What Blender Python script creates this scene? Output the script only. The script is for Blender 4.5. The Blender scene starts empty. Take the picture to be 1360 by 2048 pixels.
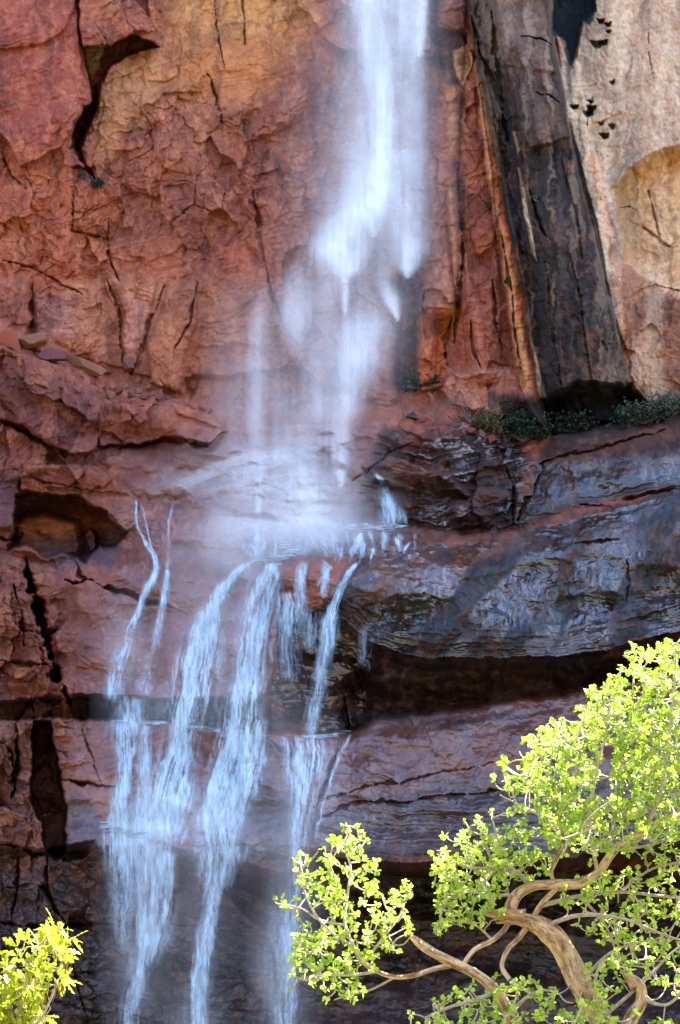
EXPO = 3.35
import bpy, math, random
import numpy as np
from mathutils import Vector
rng = np.random.default_rng(7)
random.seed(7)
C = bpy.context.scene.collection
f32 = np.float32
# ------------------------------------------------------------------ camera frame
PITCH = math.radians(18.0); K = math.tan(math.radians(11.55)) / 1024.0
CAMZ = 1.6; WALL = 120.0; PXM = WALL * K / math.cos(PITCH)
cp, sp = math.cos(PITCH), math.sin(PITCH)
def at(u, v, Y):
    """world point seen at photo position (u, v) and standing at distance Y"""
    a = (np.asarray(u, dtype=np.float64) - 680.0) * K
    b = (1024.0 - np.asarray(v, dtype=np.float64)) * K
    dy = cp - b * sp; dz = sp + b * cp
    s = np.asarray(Y, dtype=np.float64) / dy
    return np.stack([a * s, dy * s, CAMZ + dz * s], axis=-1)

# ------------------------------------------------------------------ noise
def _h(ix, iy, seed):
    h = (ix.astype(np.int64) * 374761393 + iy.astype(np.int64) * 668265263 + seed * 974634777) & 0xFFFFFFFF
    h = ((h ^ (h >> 13)) * 1274126177) & 0xFFFFFFFF
    h = ((h ^ (h >> 16)) * 2246822519) & 0xFFFFFFFF
    return ((h ^ (h >> 15)) & 0xFFFFFF).astype(f32) / f32(16777216.0)
def vn(x, y, seed=0):
    x0 = np.floor(x); y0 = np.floor(y)
    fx = (x - x0).astype(f32); fy = (y - y0).astype(f32)
    ix = x0.astype(np.int64); iy = y0.astype(np.int64)
    fx = fx * fx * (3 - 2 * fx); fy = fy * fy * (3 - 2 * fy)
    a = _h(ix, iy, seed); b = _h(ix + 1, iy, seed); c = _h(ix, iy + 1, seed); d = _h(ix + 1, iy + 1, seed)
    return ((a + (b - a) * fx) * (1 - fy) + (c + (d - c) * fx) * fy) * 2 - 1
def fbm(x, y, seed=0, o=4, g=0.5):
    r = 0; a = 1.0; t = 0
    for i in range(o):
        r = r + a * vn(x * 2 ** i + 17.3 * i, y * 2 ** i - 9.1 * i, seed + i); t += a; a *= g
    return r / t
def fbr(x, y, seed=0, o=4, g=0.5):
    r = 0; a = 1.0; t = 0
    for i in range(o):
        c, s = math.cos(.6 + 1.1 * i), math.sin(.6 + 1.1 * i)
        r = r + a * vn((c * x - s * y) * 2 ** i + 17.3 * i, (s * x + c * y) * 2 ** i - 9.1 * i, seed + i); t += a; a *= g
    return r / t
def ridged(x, y, seed=0, o=4):
    r = 0; a = 1.0; t = 0
    for i in range(o):
        r = r + a * (1 - np.abs(vn(x * 2 ** i + 7.7 * i, y * 2 ** i + 3.1 * i, seed + i)) * 2); t += a; a *= 0.5
    return r / t
def facets(x, y, seed=0, tilt=1.0):
    """broken rock: every Voronoi cell is a plane of its own height and tilt; returns height, edge distance, cell random"""
    ix = np.floor(x).astype(np.int64); iy = np.floor(y).astype(np.int64)
    d1 = np.full(x.shape, 9.0, f32); d2 = np.full(x.shape, 9.0, f32)
    hgt = np.zeros(x.shape, f32); rnd = np.zeros(x.shape, f32)
    for dx in (-1, 0, 1):
        for dy in (-1, 0, 1):
            jx = ix + dx; jy = iy + dy
            px = jx + _h(jx, jy, seed); py = jy + _h(jx, jy, seed + 50)
            ex = (x - px).astype(f32); ey = (y - py).astype(f32)
            d = np.maximum(np.abs(ex + 0.3 * ey), np.abs(ey - 0.2 * ex)) * 0.6 + np.hypot(ex, ey) * 0.4
            n = d < d1
            d2 = np.where(n, d1, np.minimum(d2, d))
            r0 = _h(jx, jy, seed + 99)
            gx = _h(jx, jy, seed + 11) * 2 - 1; gy = _h(jx, jy, seed + 23) * 2 - 1
            hgt = np.where(n, r0 * 2 - 1 + tilt * (gx * ex + gy * ey), hgt); rnd = np.where(n, r0, rnd)
            d1 = np.where(n, d, d1)
    return hgt, d2 - d1, rnd
def spall(x, y, seed, n=6.0, o=4):
    """flaked stone: flat plates with a crisp step between them"""
    f = fbm(x, y, seed, o) * n; k = np.floor(f); r = f - k
    return (k + np.clip(r / 0.16, 0, 1) + 0.25 * r) / n
def sst(e0, e1, x):
    t = np.clip((x - e0) / (e1 - e0), 0, 1); return t * t * (3 - 2 * t)

# ------------------------------------------------------------------ the grid the rock is cut from
STEP = 1.7
def axis(lo, a, b, hi, step):
    mid = list(np.arange(a, b + step, step)); s = step; x = mid[-1]; up = []
    while x < hi: s *= 1.12; x += s; up.append(x)
    s = step; x = mid[0]; dn = []
    while x > lo: s *= 1.12; x -= s; dn.append(x)
    return np.array(dn[::-1] + mid + up)
AU = axis(-3200, -70, 1430, 5200, STEP); AV = axis(-3000, -50, 2110, 2735, STEP)
V0, U0 = np.meshgrid(AV, AU, indexing='ij')
w1 = fbr(U0 / 90, V0 / 90, 1, 3); w2 = fbr(U0 / 90, V0 / 90, 5, 3)
w3 = fbr(U0 / 16, V0 / 16, 9, 3); w4 = fbr(U0 / 16, V0 / 16, 13, 3)
calm = 1 - .78 * sst(830, 880, U0) * sst(860, 780, V0) - .3 * sst(860, 780, V0) * sst(880, 830, U0)
U = (U0 + 9 * w1 * (.4 + .6 * calm) + 5.0 * calm * w3).astype(f32); V = (V0 + 9 * w2 + 4.5 * w4).astype(f32)
SH = U.shape
def cut(pts, pad):
    p = np.array(pts, float)
    j = np.where((AU > p[:, 0].min() - pad - 16) & (AU < p[:, 0].max() + pad + 16))[0]
    i = np.where((AV > p[:, 1].min() - pad - 16) & (AV < p[:, 1].max() + pad + 16))[0]
    if len(i) == 0 or len(j) == 0: return None
    return (slice(i[0], i[-1] + 1), slice(j[0], j[-1] + 1))
def segd(x, y, a, b):
    ax, ay = a; bx, by = b; ex, ey = bx - ax, by - ay
    t = np.clip(((x - ax) * ex + (y - ay) * ey) / (ex * ex + ey * ey + 1e-9), 0, 1)
    return np.hypot(x - ax - t * ex, y - ay - t * ey), t
def sdf(pts, s):
    """signed distance, positive inside"""
    x = U[s]; y = V[s]; d = np.full(x.shape, 1e6, f32); ins = np.zeros(x.shape, bool); n = len(pts)
    for k in range(n):
        a = pts[k]; b = pts[(k + 1) % n]
        d = np.minimum(d, segd(x, y, a, b)[0])
        if a[1] != b[1]:
            c = (a[1] > y) != (b[1] > y)
            xi = (b[0] - a[0]) * (y - a[1]) / (b[1] - a[1]) + a[0]
            ins ^= c & (x < xi)
    return np.where(ins, d, -d)
def maskp(pts, soft=3.0):
    s = cut(pts, soft * 2)
    if s is None: return None, None
    return s, sst(-soft, soft, sdf(pts, s))
def line_d(pts, pad):
    """distance to a polyline and the half width there; pts = (u, v, w)"""
    s = cut([q[:2] for q in pts], pad)
    if s is None: return None, None, None
    x = U[s]; y = V[s]; d = np.full(x.shape, 1e6, f32); w = np.zeros(x.shape, f32)
    for a, b in zip(pts[:-1], pts[1:]):
        dd, t = segd(x, y, a[:2], b[:2]); n = dd < d
        wa = a[2]; wb = b[2]
        w = np.where(n, wa + (wb - wa) * t, w); d = np.where(n, dd, d)
    return s, d, w

# ------------------------------------------------------------------ ledges: height out of the wall along lines running across the cliff
LED = [
 ('lin',  [(-9999,-3000,-1),(9999,-3000,-1)]),
 ('lin',  [(-9999,-150,-0.6),(9999,-150,-0.6)]),
 ('lin',  [(-9999,630,1.2),(0,640,1.2),(100,680,1),(210,755,1),(330,790,0.9),(450,815,0.6),(600,825,0.6),(760,800,0.8),(900,815,1),(1000,835,1.6),(1100,866,1.0),(1280,815,0.8),(1360,795,1),(9999,780,1)]),
 ('out',  [(-9999,760,3),(0,770,3),(200,890,3.6),(350,870,3.4),(450,862,3),(600,872,3),(780,875,3.8),(900,890,3.8),(1030,960,2.8),(1150,895,3.6),(1360,850,3.8),(9999,850,3.8)]),
 ('out',  [(-9999,950,4.6),(0,960,4.6),(60,965,4.8),(260,988,5.0),(420,998,5.2),(520,1012,5.0),(600,1030,4.4),(700,1034,4.4),(820,1040,4.4),(900,1050,4.4),(1030,1058,3.6),(1100,1022,5.0),(1200,996,5.4),(1360,964,6),(9999,950,6)]),
 ('lin',  [(-9999,955,4.5),(0,966,4.5),(60,972,4.5),(260,994,4.8),(420,1030,5.2),(520,1044,5.0),(600,1048,5.0),(700,1048,5.0),(820,1053,4.8),(900,1062,4.6),(1030,1064,3.8),(1100,1030,5.0),(1200,1006,5.4),(1360,978,6),(9999,960,6)]),
 ('out',  [(-9999,1080,5.8),(0,1100,6.2),(260,1080,6.4),(420,1100,7.2),(520,1122,7.9),(620,1112,8.2),(720,1118,8.0),(800,1108,7.6),(900,1092,7.3),(1030,1074,6.4),(1150,1040,7.2),(1250,1015,7.4),(1360,992,7.8),(9999,980,8)]),
 ('out',  [(-9999,1180,8.2),(0,1180,8.2),(200,1180,8.0),(350,1190,8.5),(500,1190,9.2),(620,1168,9.8),(720,1172,9.6),(800,1172,9.4),(900,1162,9.3),(1050,1140,9.2),(1200,1110,9.3),(1360,1080,9.5),(9999,1060,9.5)]),
 ('lin',  [(-9999,1385,9),(0,1400,9.0),(150,1384,9.6),(350,1392,10.0),(500,1402,10.3),(532,1392,10.2),(572,1232,10.2),(640,1216,10.4),(690,1236,10.4),(740,1280,10.2),(800,1308,10.2),(850,1316,10.4),(1000,1318,10.6),(1200,1302,10.8),(1360,1262,11),(9999,1250,11)]),
 ('lin',  [(-9999,1395,7.5),(0,1410,6.8),(150,1396,6.2),(350,1404,6.2),(500,1414,6.4),(532,1410,6.6),(572,1262,8.0),(640,1240,7.8),(690,1262,7.8),(740,1306,7.6),(800,1332,7.5),(850,1342,7.4),(1000,1345,7.0),(1200,1330,6.6),(1360,1292,6.6),(9999,1280,6.6)]),
 ('lin',  [(-9999,1425,7.3),(0,1434,6.4),(200,1434,5.8),(350,1440,5.8),(500,1464,6.0),(640,1466,6.6),(700,1462,6.0),(760,1432,5.4),(900,1418,4.8),(1100,1392,4.6),(1360,1330,5),(9999,1320,5)]),
 ('out',  [(-9999,1428,9),(0,1440,8.8),(200,1444,9.8),(350,1450,10.2),(500,1474,10.4),(640,1476,10.0),(700,1470,9.2),(760,1446,8.8),(900,1430,8.8),(1100,1404,9),(1360,1344,9.4),(9999,1330,9.4)]),
 ('lin',  [(-9999,1685,9.6),(0,1690,9.8),(150,1688,11.4),(350,1694,12),(450,1712,12.2),(560,1742,12.6),(640,1712,12.8),(760,1726,13),(900,1732,13.2),(1100,1720,13.4),(1360,1680,13.4),(9999,1670,13.4)]),
 ('lin',  [(-9999,1700,8.4),(0,1706,8.4),(150,1704,9),(350,1708,9.2),(450,1730,9),(560,1758,9),(640,1740,8.2),(760,1752,6.4),(900,1760,5.4),(1100,1748,5.4),(1360,1710,5.4),(9999,1700,5.4)]),
 ('out',  [(-9999,1850,9.0),(0,1848,9.2),(200,1846,9.4),(350,1850,9.4),(560,1850,9.0),(700,1868,7),(900,1890,6.4),(1360,1900,6.4),(9999,1900,6.4)]),
 ('lin',  [(-9999,2048,9.6),(350,2048,9.8),(560,2048,9.8),(700,2048,9),(900,2048,9),(9999,2048,9)]),
 ('lin',  [(-9999,2740,12),(9999,2740,12)]),
]
cv = [np.interp(U, [q[0] for q in l], [q[1] for q in l]).astype(f32) for _, l in LED]
ch = [np.interp(U, [q[0] for q in l], [q[2] for q in l]).astype(f32) for _, l in LED]
P = np.full(SH, -1.0, f32)
for k in range(len(LED) - 1):
    a, b = cv[k], cv[k + 1]
    t = np.clip((V - a) / np.maximum(b - a, 1), 0, 1)
    if LED[k + 1][0] == 'out': t = np.sin(t * math.pi / 2) ** 0.9
    P = np.where((V >= a), ch[k] + (ch[k + 1] - ch[k]) * t, P)
cRim, cD, cFace, cE, cG, cH, cJ = cv[4], cv[6], cv[7], cv[8], cv[11], cv[12], cv[14]
cA = cv[2]
upper = sst(12, -12, V - cA)                     # 1 on the high wall
Rr = sst(560, 800, U)                            # right half

def raise_poly(pts, h, soft=3.0, dome=0.0, domew=60.0):
    s = cut(pts, soft * 2)
    if s is None: return
    d = sdf(pts, s); P[s] += h * sst(-soft, soft, d)
    if dome: P[s] += dome * np.sqrt(np.clip(d / domew, 0, 1) * (2 - np.clip(d / domew, 0, 1)) + 1e-9)
def crack(pts, depth, sharp=1.0):
    pts = [tuple(q) for q in pts]
    if len(pts) > 2: pts[0] = (*pts[0][:2], pts[0][2] * .25); pts[-1] = (*pts[-1][:2], pts[-1][2] * .25)
    s, d, w = line_d(pts, max(q[2] for q in pts) * 3)
    if s is None: return
    ww = np.maximum(w * (0.6 + 1.1 * w3[s]), 0.3)
    P[s] -= depth * np.exp(-(d / ww) ** 2 * sharp)
def rib(pts, h):
    s, d, w = line_d(pts, max(q[2] for q in pts) * 1.5)
    if s is None: return
    P[s] += h * np.sqrt(np.clip(1 - (d / np.maximum(w, .5)) ** 2, 0, 1))
# ---- high wall, left
TL = [(-400,-400),(160,-400),(155,0),(158,60),(165,150),(187,190),(170,215),(145,255),(120,292),(80,312),(40,330),(20,290),(0,262),(-400,250)]
raise_poly(TL, 1.3, 2.5)
raise_poly([(-400,-300),(150,-160),(152,15),(130,60),(90,88),(40,98),(-400,95)], 0.3, 2.5, 0.3, 60)
TB = [(163,-300),(250,-300),(268,0),(296,40),(318,92),(290,80),(270,72),(240,86),(220,94),(200,90),(166,96),(160,50)]
raise_poly(TB, 1.9, 2)
raise_poly([(268,-300),(420,-300),(300,-40),(318,92),(296,40)], 1.0, 3)
GAP = [(166,97),(220,95),(272,74),(318,94),(250,108),(220,130),(200,165),(196,200),(190,230),(172,262),(160,300),(140,300),(145,262),(180,200),(176,150),(168,112)]
raise_poly(GAP, -2.8, 3)
crack([(190,170,6),(186,215,9),(165,262,12),(152,292,7),(170,330,4),(196,366,9)], 2.4)
raise_poly([(560,-300),(860,-300),(860,104),(700,100),(672,92),(648,72),(622,30),(590,4)], 0.9, 2.5)
raise_poly([(492,285),(530,268),(577,252),(595,222),(555,213),(500,200),(430,225),(470,262)], 0.35, 3)
raise_poly([(300,210),(330,190),(400,185),(410,150),(370,170),(340,176),(300,192),(285,205)], 0.4, 3)
for q in ([(506,380,3),(516,440,6),(528,520,6),(545,600,4),(572,662,3)],[(145,380,2),(143,460,3),(180,470,3),(215,476,3),(216,440,4)],[(216,476,5),(220,525,6),(240,560,4)],
          [(62,556,3),(66,620,4),(62,660,3)],[(212,560,4),(238,630,6),(250,720,5)],[(332,570,3),(300,640,5),(286,700,4),(262,745,5)],[(420,150,2),(445,240,3)],[(488,0,3),(486,90,3)],
          [(0,300,3),(22,350,4),(50,372,3)],[(395,560,3),(385,640,4),(352,700,3)],[(0,520,3),(60,534,5),(110,562,4),(160,590,3)],[(430,0,2),(438,80,2),(450,140,3)]):
    crack(q, 0.55)
raise_poly([(-60,700),(-60,560),(55,560),(62,640),(40,700)], 0.5, 5, 0.5, 40)
raise_poly([(72,700),(66,590),(120,560),(200,570),(212,640),(225,750),(150,720)], 0.3, 5, 0.7, 50)
raise_poly([(252,740),(246,640),(225,560),(320,560),(296,640),(284,720)], 0.2, 4, 0.4, 30)
raise_poly([(300,760),(300,680),(340,580),(390,560),(400,640),(370,720),(365,790)], 0.4, 4, 0.4, 30)
raise_poly([(366,757),(380,715),(400,697),(470,690),(560,690),(560,735),(520,746),(440,757)], 0.1, 4, -0.5, 40)
raise_poly([(366,759),(440,757),(520,746),(600,738),(650,780),(520,806),(430,812),(380,795)], -0.8, 7)
# ---- high wall, right: ribs and fins
rib([(905,-300,40),(900,100,30),(880,330,32),(884,480,34),(882,618,28)], 1.3)
raise_poly([(848,618),(905,618),(905,660),(850,680)], -0.6, 3)
rib([(852,622,18),(858,680,20),(850,752,20)], 0.8)
rib([(940,180,18),(950,350,34),(962,520,36),(968,640,34),(975,740,30)], 1.0)
rib([(900,380,8),(925,560,18),(945,640,20),(955,735,18)], 1.0)
rib([(958,130,10),(985,320,18),(1012,480,22),(1036,620,22),(1052,740,24),(1090,850,20)], 1.6)
rib([(700,560,30),(730,640,40),(760,700,36),(770,780,30)], 0.7)
raise_poly([(800,480),(845,500),(848,600),(832,700),(822,780),(790,770),(780,640)], -1.0, 16)
raise_poly([(868,60),(930,55),(942,130),(915,185),(900,150),(880,140)], -0.9, 3)
raise_poly([(905,100),(935,85),(950,120),(925,180),(912,160)], 0.5, 2)
for q in ([(915,330,3),(925,500,5),(918,600,6),(910,690,7)],[(985,560,4),(990,640,5),(1005,700,4)],[(1000,470,3),(1022,590,4),(1040,740,4)],[(940,640,4),(948,700,7),(962,735,6)],[(905,640,7),(890,700,8),(895,740,6)]):
    crack(q, 0.9)
raise_poly([(905,745),(960,738),(1020,730),(1060,800),(1090,850),(1040,840),(985,825),(900,815),(880,780)], 0.9, 6)
rib([(1005,740,6),(990,790,16),(985,830,20)], 0.5)
# ---- buttress
BUT = [(932,-400),(1096,-400),(1100,0),(1110,90),(1132,200),(1147,300),(1190,480),(1225,620),(1262,770),(1272,800),(1240,838),(1112,862),(1078,780),(1064,700),(1048,600),(1022,480),(990,300),(960,140),(938,40)]
s = cut(BUT, 20); dB = sdf(BUT, s); ax = np.interp(V[s], [-400,0,300,600,850], [1015,1020,1070,1140,1180])
P[s] += np.where(dB > -4, sst(-4, 4, dB) * (0.6 + 2.0 * np.sqrt(np.clip(1 - ((U[s] - ax) / 100) ** 2, 0, 1))), 0)
raise_poly([(1000,-400),(1096,-400),(1100,60),(1140,272),(1100,290),(1060,296),(1042,270),(1010,120),(992,40)], 1.0, 3)
raise_poly([(1000,30),(1060,20),(1100,90),(1112,150),(1060,140),(1010,130)], 0.3, 6)
for q in ([(1040,70,2),(1080,76,3),(1105,95,2)],[(1060,185,2),(1100,190,2),(1130,215,2)],[(984,20,5),(992,120,7),(1002,200,6)],[(944,30,5),(962,110,8),(985,160,7),(1004,230,7),(1020,300,8)]):
    crack(q, 0.8)
rib([(1036,338,3),(1050,410,6),(1064,470,5),(1074,525,2)], .3)
crack([(1060,380,3),(1080,440,5),(1096,470,3)], 0.8); crack([(1120,320,3),(1150,420,4),(1165,520,3)], 0.3)
for q in ([(1090,520,4),(1105,640,5),(1120,780,5)],[(1140,500,3),(1165,640,5),(1180,760,4)]): crack(q, 0.3)
raise_poly([(1080,800),(1150,770),(1262,772),(1300,812),(1250,850),(1100,870)], -3.6, 8)     # the shelter at its foot
# ---- pale wall and niche
raise_poly([(1102,-300),(1178,-300),(1188,20),(1164,44),(1152,112),(1138,130),(1120,70),(1106,60)], -2.2, 4)
raise_poly([(1112,70),(1130,200),(1162,330),(1200,480),(1228,630),(1255,700),(1275,700),(1262,560),(1232,440),(1190,300),(1170,200),(1150,110)], 0.7, 3)
NI = [(1228,372),(1260,337),(1300,316),(1360,293),(1500,275),(2500,270),(2500,560),(1360,600),(1300,562),(1248,530),(1236,450)]
s = cut(NI, 10); dN = sdf(NI, s); P[s] -= 1.7 * sst(-2, 26, dN) ** 0.7
raise_poly([(1225,375),(1258,335),(1300,312),(1360,289),(1500,271),(1500,262),(1360,278),(1296,300),(1250,325)], 0.25, 2)
for q in ([(1236,415,2),(1260,412,3),(1275,425,3)],[(1290,455,3),(1340,490,3)],[(1300,380,2),(1320,470,3)]): crack(q, 0.4)
for px, py, pr in ((1192,88,9),(1206,84,7),(1200,40,6),(1215,45,5),(1183,215,6),(1176,228,8),(1180,200,4),(1208,268,7),(1222,250,5),(1200,245,4),(1222,162,4),(1150,215,6),(1215,60,4)):
    raise_poly([(px - pr * 1.4, py - pr * .5), (px + pr * 1.2, py - pr * .9), (px + pr, py + pr * .5), (px - pr * .2, py + pr)], -0.7, 2)
crack([(1184,190,2),(1176,230,5),(1174,255,3)], 0.7); crack([(1297,55,1.5),(1295,110,1.5),(1308,165,1.5)], 0.3)
# ---- left ledge boulders and blocks
BO = [(-300,640),(10,692),(60,705),(130,738),(198,782),(207,840),(192,898),(150,908),(90,884),(40,852),(0,842),(-300,830)]
raise_poly(BO, 1.5, 3, 0.8, 60)
raise_poly([(-300,842),(0,846),(45,865),(100,895),(90,940),(45,960),(30,1060),(-300,1060)], 1.0, 4, 0.5, 40)
BL = [(204,822),(222,812),(300,800),(340,802),(430,838),(452,862),(415,888),(380,884),(330,878),(290,887),(197,892)]
raise_poly(BL, 1.0, 2.5, 0.35, 40)
crack([(195,893,3),(290,890,4),(330,884,6),(375,890,8),(415,893,7)], 0.9)
raise_poly([(340,806),(430,836),(452,860),(420,850),(360,830)], 0.4, 3)
TOPC = [(45,962),(58,935),(110,925),(180,928),(225,960),(276,1000),(272,1056),(246,1074),(228,1032),(172,1000),(100,988),(46,992)]
raise_poly(TOPC, 1.4, 3)
crack([(48,954,2),(100,962,3),(160,978,3),(230,985,2)], 0.4)
CAV = [(36,990),(70,982),(118,994),(158,990),(176,1010),(214,1022),(226,1046),(256,1070),(232,1092),(196,1098),(165,1126),(118,1104),(80,1112),(50,1090),(22,1098),(30,1040)]
raise_poly(CAV, -4.2, 4)
raise_poly([(28,1050),(60,1028),(110,1030),(150,1045),(162,1095),(150,1110),(80,1110),(30,1100)], 1.6, 10)
raise_poly([(166,1075),(180,1060),(192,1072),(190,1100),(176,1108)], 1.2, 4)
crack([(0,1075,5),(25,1082,6),(45,1070,3)], 1.2)
crack([(118,1108,3),(140,1118,4),(158,1150,5),(178,1165,3)], 0.8)
crack([(125,1158,3),(150,1166,5),(180,1160,4),(205,1176,5),(270,1190,5),(320,1202,4),(374,1230,2)], 1.3)
crack([(52,1118,5),(62,1170,9),(78,1230,11),(96,1300,14),(118,1360,14),(142,1408,8)], 5.0)
crack([(30,1170,3),(42,1230,5),(44,1290,4)], 0.9); crack([(0,1320,4),(40,1326,6),(95,1330,5)], 1.0); crack([(60,1400,5),(68,1440,6)], 1.2)
raise_poly([(-300,1100),(45,1112),(70,1180),(95,1290),(100,1400),(-300,1420)], 0.7, 5)
raise_poly([(118,1365),(135,1355),(146,1380),(148,1440),(128,1440)], 1.0, 3)
CRV = [(66,1442),(100,1446),(108,1490),(122,1560),(128,1610),(130,1700),(112,1716),(92,1700),(80,1640),(58,1600),(66,1520)]
raise_poly(CRV, -6.5, 4)
crack([(30,1446,5),(36,1520,8),(30,1560,8),(22,1600,6)], 1.8); crack([(0,1480,5),(22,1500,6),(30,1540,6)], 1.2)
crack([(122,1556,6),(165,1568,4),(196,1572,2),(230,1574,3)], 1.2); crack([(160,1450,1.5),(182,1510,2),(198,1570,2)], 0.35)
raise_poly([(126,1690),(185,1680),(190,1692),(160,1710),(128,1716)], -2.2, 4)
crack([(0,1690,6),(50,1700,8),(100,1708,9)], 1.8)
crack([(34,1716,5),(30,1780,5),(20,1830,4)], 1.0); crack([(92,1712,6),(98,1780,6),(112,1820,6),(134,1846,4)], 1.3)
crack([(10,1780,3),(60,1768,4),(92,1776,3)], 0.6)
crack([(-60,1846,5),(60,1848,6),(180,1850,4),(330,1846,3),(470,1852,4)], 0.9)
crack([(132,1850,2),(140,1900,3),(158,1960,3),(176,2060,4)], 0.5); crack([(0,1885,3),(60,1895,3),(110,1880,2)], 0.4)
crack([(110,1940,3),(200,1946,3),(330,1940,2),(420,1955,3),(560,1952,3)], 0.6)
crack([(300,2010,3),(380,2000,4),(450,2014,5),(560,2020,4)], 0.8)
raise_poly([(470,1716),(505,1722),(560,1768),(572,1838),(530,1850),(484,1820),(462,1770)], -1.8, 6)
raise_poly([(455,1775),(500,1775),(560,1812),(575,1832),(540,1834),(490,1800)], 1.6, 4)
raise_poly([(300,1940),(325,1930),(345,1975),(350,2010),(320,2000)], -0.8, 4)
# boulder rim left of the dark recess
raise_poly([(552,1215),(566,1205),(562,1240),(552,1290),(545,1330),(536,1330),(540,1260)], 0.7, 3)
raise_poly([(556,1226),(600,1232),(640,1222),(700,1236),(745,1300),(740,1400),(690,1462),(620,1462),(560,1400),(552,1300)], -0.8, 36)
raise_poly([(690,1380),(740,1330),(760,1400),(730,1450),(696,1462)], -1.2, 26)
crack([(690,1400,6),(688,1440,8),(700,1462,5)], 1.2)
# lower fan on the right of the water
crack([(672,1478,2),(664,1520,4),(650,1570,5),(634,1620,4)], 0.6)
crack([(530,1480,2),(560,1500,3),(600,1520,2)], 0.4)
crack([(640,1600,3),(740,1580,3),(850,1552,3),(1000,1525,2)], 0.4); crack([(640,1640,4),(700,1610,4),(860,1600,3),(1100,1570,3)], 0.5)
# dark layered rock between plume foot and gully
for q in ([(700,965,2),(735,950,4),(790,900,3),(830,880,2)],[(1010,930,2),(1030,990,4),(1032,1050,4)],[(1040,1040,4),(1060,990,4),(1090,925,3)]):
    crack(q, 0.7)
raise_poly([(760,870),(830,850),(900,858),(960,905),(900,930),(820,915)], 0.7, 8)
raise_poly([(730,940),(800,915),(900,950),(930,990),(820,985),(745,965)], 0.7, 8)
raise_poly([(745,995),(850,992),(960,1010),(990,1050),(880,1062),(820,1045),(760,1040)], 0.8, 8)
crack([(1080,930,3),(1160,905,4),(1260,880,4),(1330,858,3)], 0.7)
crack([(1160,1006,4),(1220,1012,5),(1290,985,4),(1360,975,3)], 0.7)
crack([(1150,1084,3),(1200,1082,4),(1240,1076,3)], 0.5); crack([(1250,1120,2),(1262,1160,3),(1258,1200,3)], 0.3)
raise_poly([(870,1780),(890,1760),(905,1790),(900,1830),(888,1800)], 1.8, 4)

# ---- broken rock, beds and grain
pale = upper * sst(-30, 30, U - np.interp(V, [0, 200, 480, 770], [1100, 1130, 1190, 1262]))
rough = np.clip(upper * (1 - 0.75 * sst(1090, 1130, U) * sst(600, 520, V)), 0, 1) * 0.6
def patch(pts, soft, val, arr, mode='max'):
    s = cut(pts, soft * 2)
    if s is None: return
    m = sst(-soft, soft, sdf(pts, s)) * val
    arr[s] = np.maximum(arr[s], m) if mode == 'max' else (arr[s] * (1 - np.clip(m, 0, 1)) if mode == 'cut' else arr[s] + m)
patch([(-60,300),(200,290),(330,180),(560,230),(560,420),(500,560),(-60,560)], 60, 1.05, rough)
patch([(230,470),(560,430),(560,780),(230,760)], 40, .55, rough, 'cut')
patch([(-60,-80),(160,-80),(165,190),(60,240),(-60,200)], 20, 0.85, rough, 'cut')
patch([(320,-80),(640,-80),(700,180),(480,200),(340,150)], 40, 0.7, rough, 'cut')
patch([(-60,650),(330,800),(250,900),(200,980),(-60,1000)], 30, 1.0, rough)
patch([(-60,1100),(100,1110),(150,1400),(100,1720),(200,1860),(-60,1860)], 14, 1.7, rough)
patch([(140,1700),(560,1720),(600,2100),(-60,2100),(-60,1850)], 20, 0.9, rough)
patch([(790,830),(1060,850),(1030,1050),(880,1060),(760,1000)], 30, 0.55, rough)
patch([(850,330),(1060,600),(1080,860),(850,760)], 30, 0.6, rough)
patch(BUT, 8, .75, rough, 'cut'); pale = np.maximum(pale, 0); s, m = maskp(BUT, 10); pale[s] = np.maximum(pale[s], m * .8)
h1, e1, r1 = facets(U / 62 + 0.25 * w1, V / 74, 31, 1.3)
h2, e2, r2 = facets(U / 24 + 0.2 * w3, V / 30, 41, 1.2)
h3, e3, r3 = facets(U / 10, V / 12, 51, 1.2)
sp1 = spall(U / 120 + .5 * w1, V / 150, 131, 7); sp2 = spall(U / 46, V / 60, 141, 6); sp3 = spall(U / 20, V / 17, 151, 5, 3)
P += rough * (0.42 * h1 + 0.07 * h2 + 0.03 * h3 - 0.25 * np.exp(-(e1 / 0.03) ** 2) * (r1 > 0.8))
P += (0.35 + 0.65 * np.clip(rough, 0, 1.3)) * (1.5 * sp1 + 0.26 * sp2 + 0.06 * sp3) * (0.35 + 0.65 * upper + .4 * sst(140, 60, U) * (1 - upper)) * (1 - .72 * pale)
gentle = 1 - np.clip(rough, 0, 1)
P += 0.35 * fbr(U / 150, V / 130, 61, 3) + 0.12 * fbr(U / 36, V / 30, 65, 3)
lowr = 1 - upper
roll = fbm((U + .3 * V) / 170, (V - .12 * U) / 60, 161, 3)
P += lowr * (0.9 * roll + 0.5 * spall((U + .4 * V) / 150, (V - .15 * U) / 55, 165, 5) * sst(0.0, .5, .3 + w1))
P += 0.045 * fbr(U / 7, V / 6, 69, 3)
s, m = maskp([(770,850),(880,860),(1000,840),(1060,880),(1036,1060),(880,1068),(700,1050),(735,950)], 24)
P[s] += m * (.7 * np.abs(fbm((V[s] + .25 * np.abs(U[s] - 860)) / 16, U[s] / 160, 171, 3)) + .5 * spall((V[s] + .2 * U[s]) / 40, U[s] / 140, 173, 5))
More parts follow.
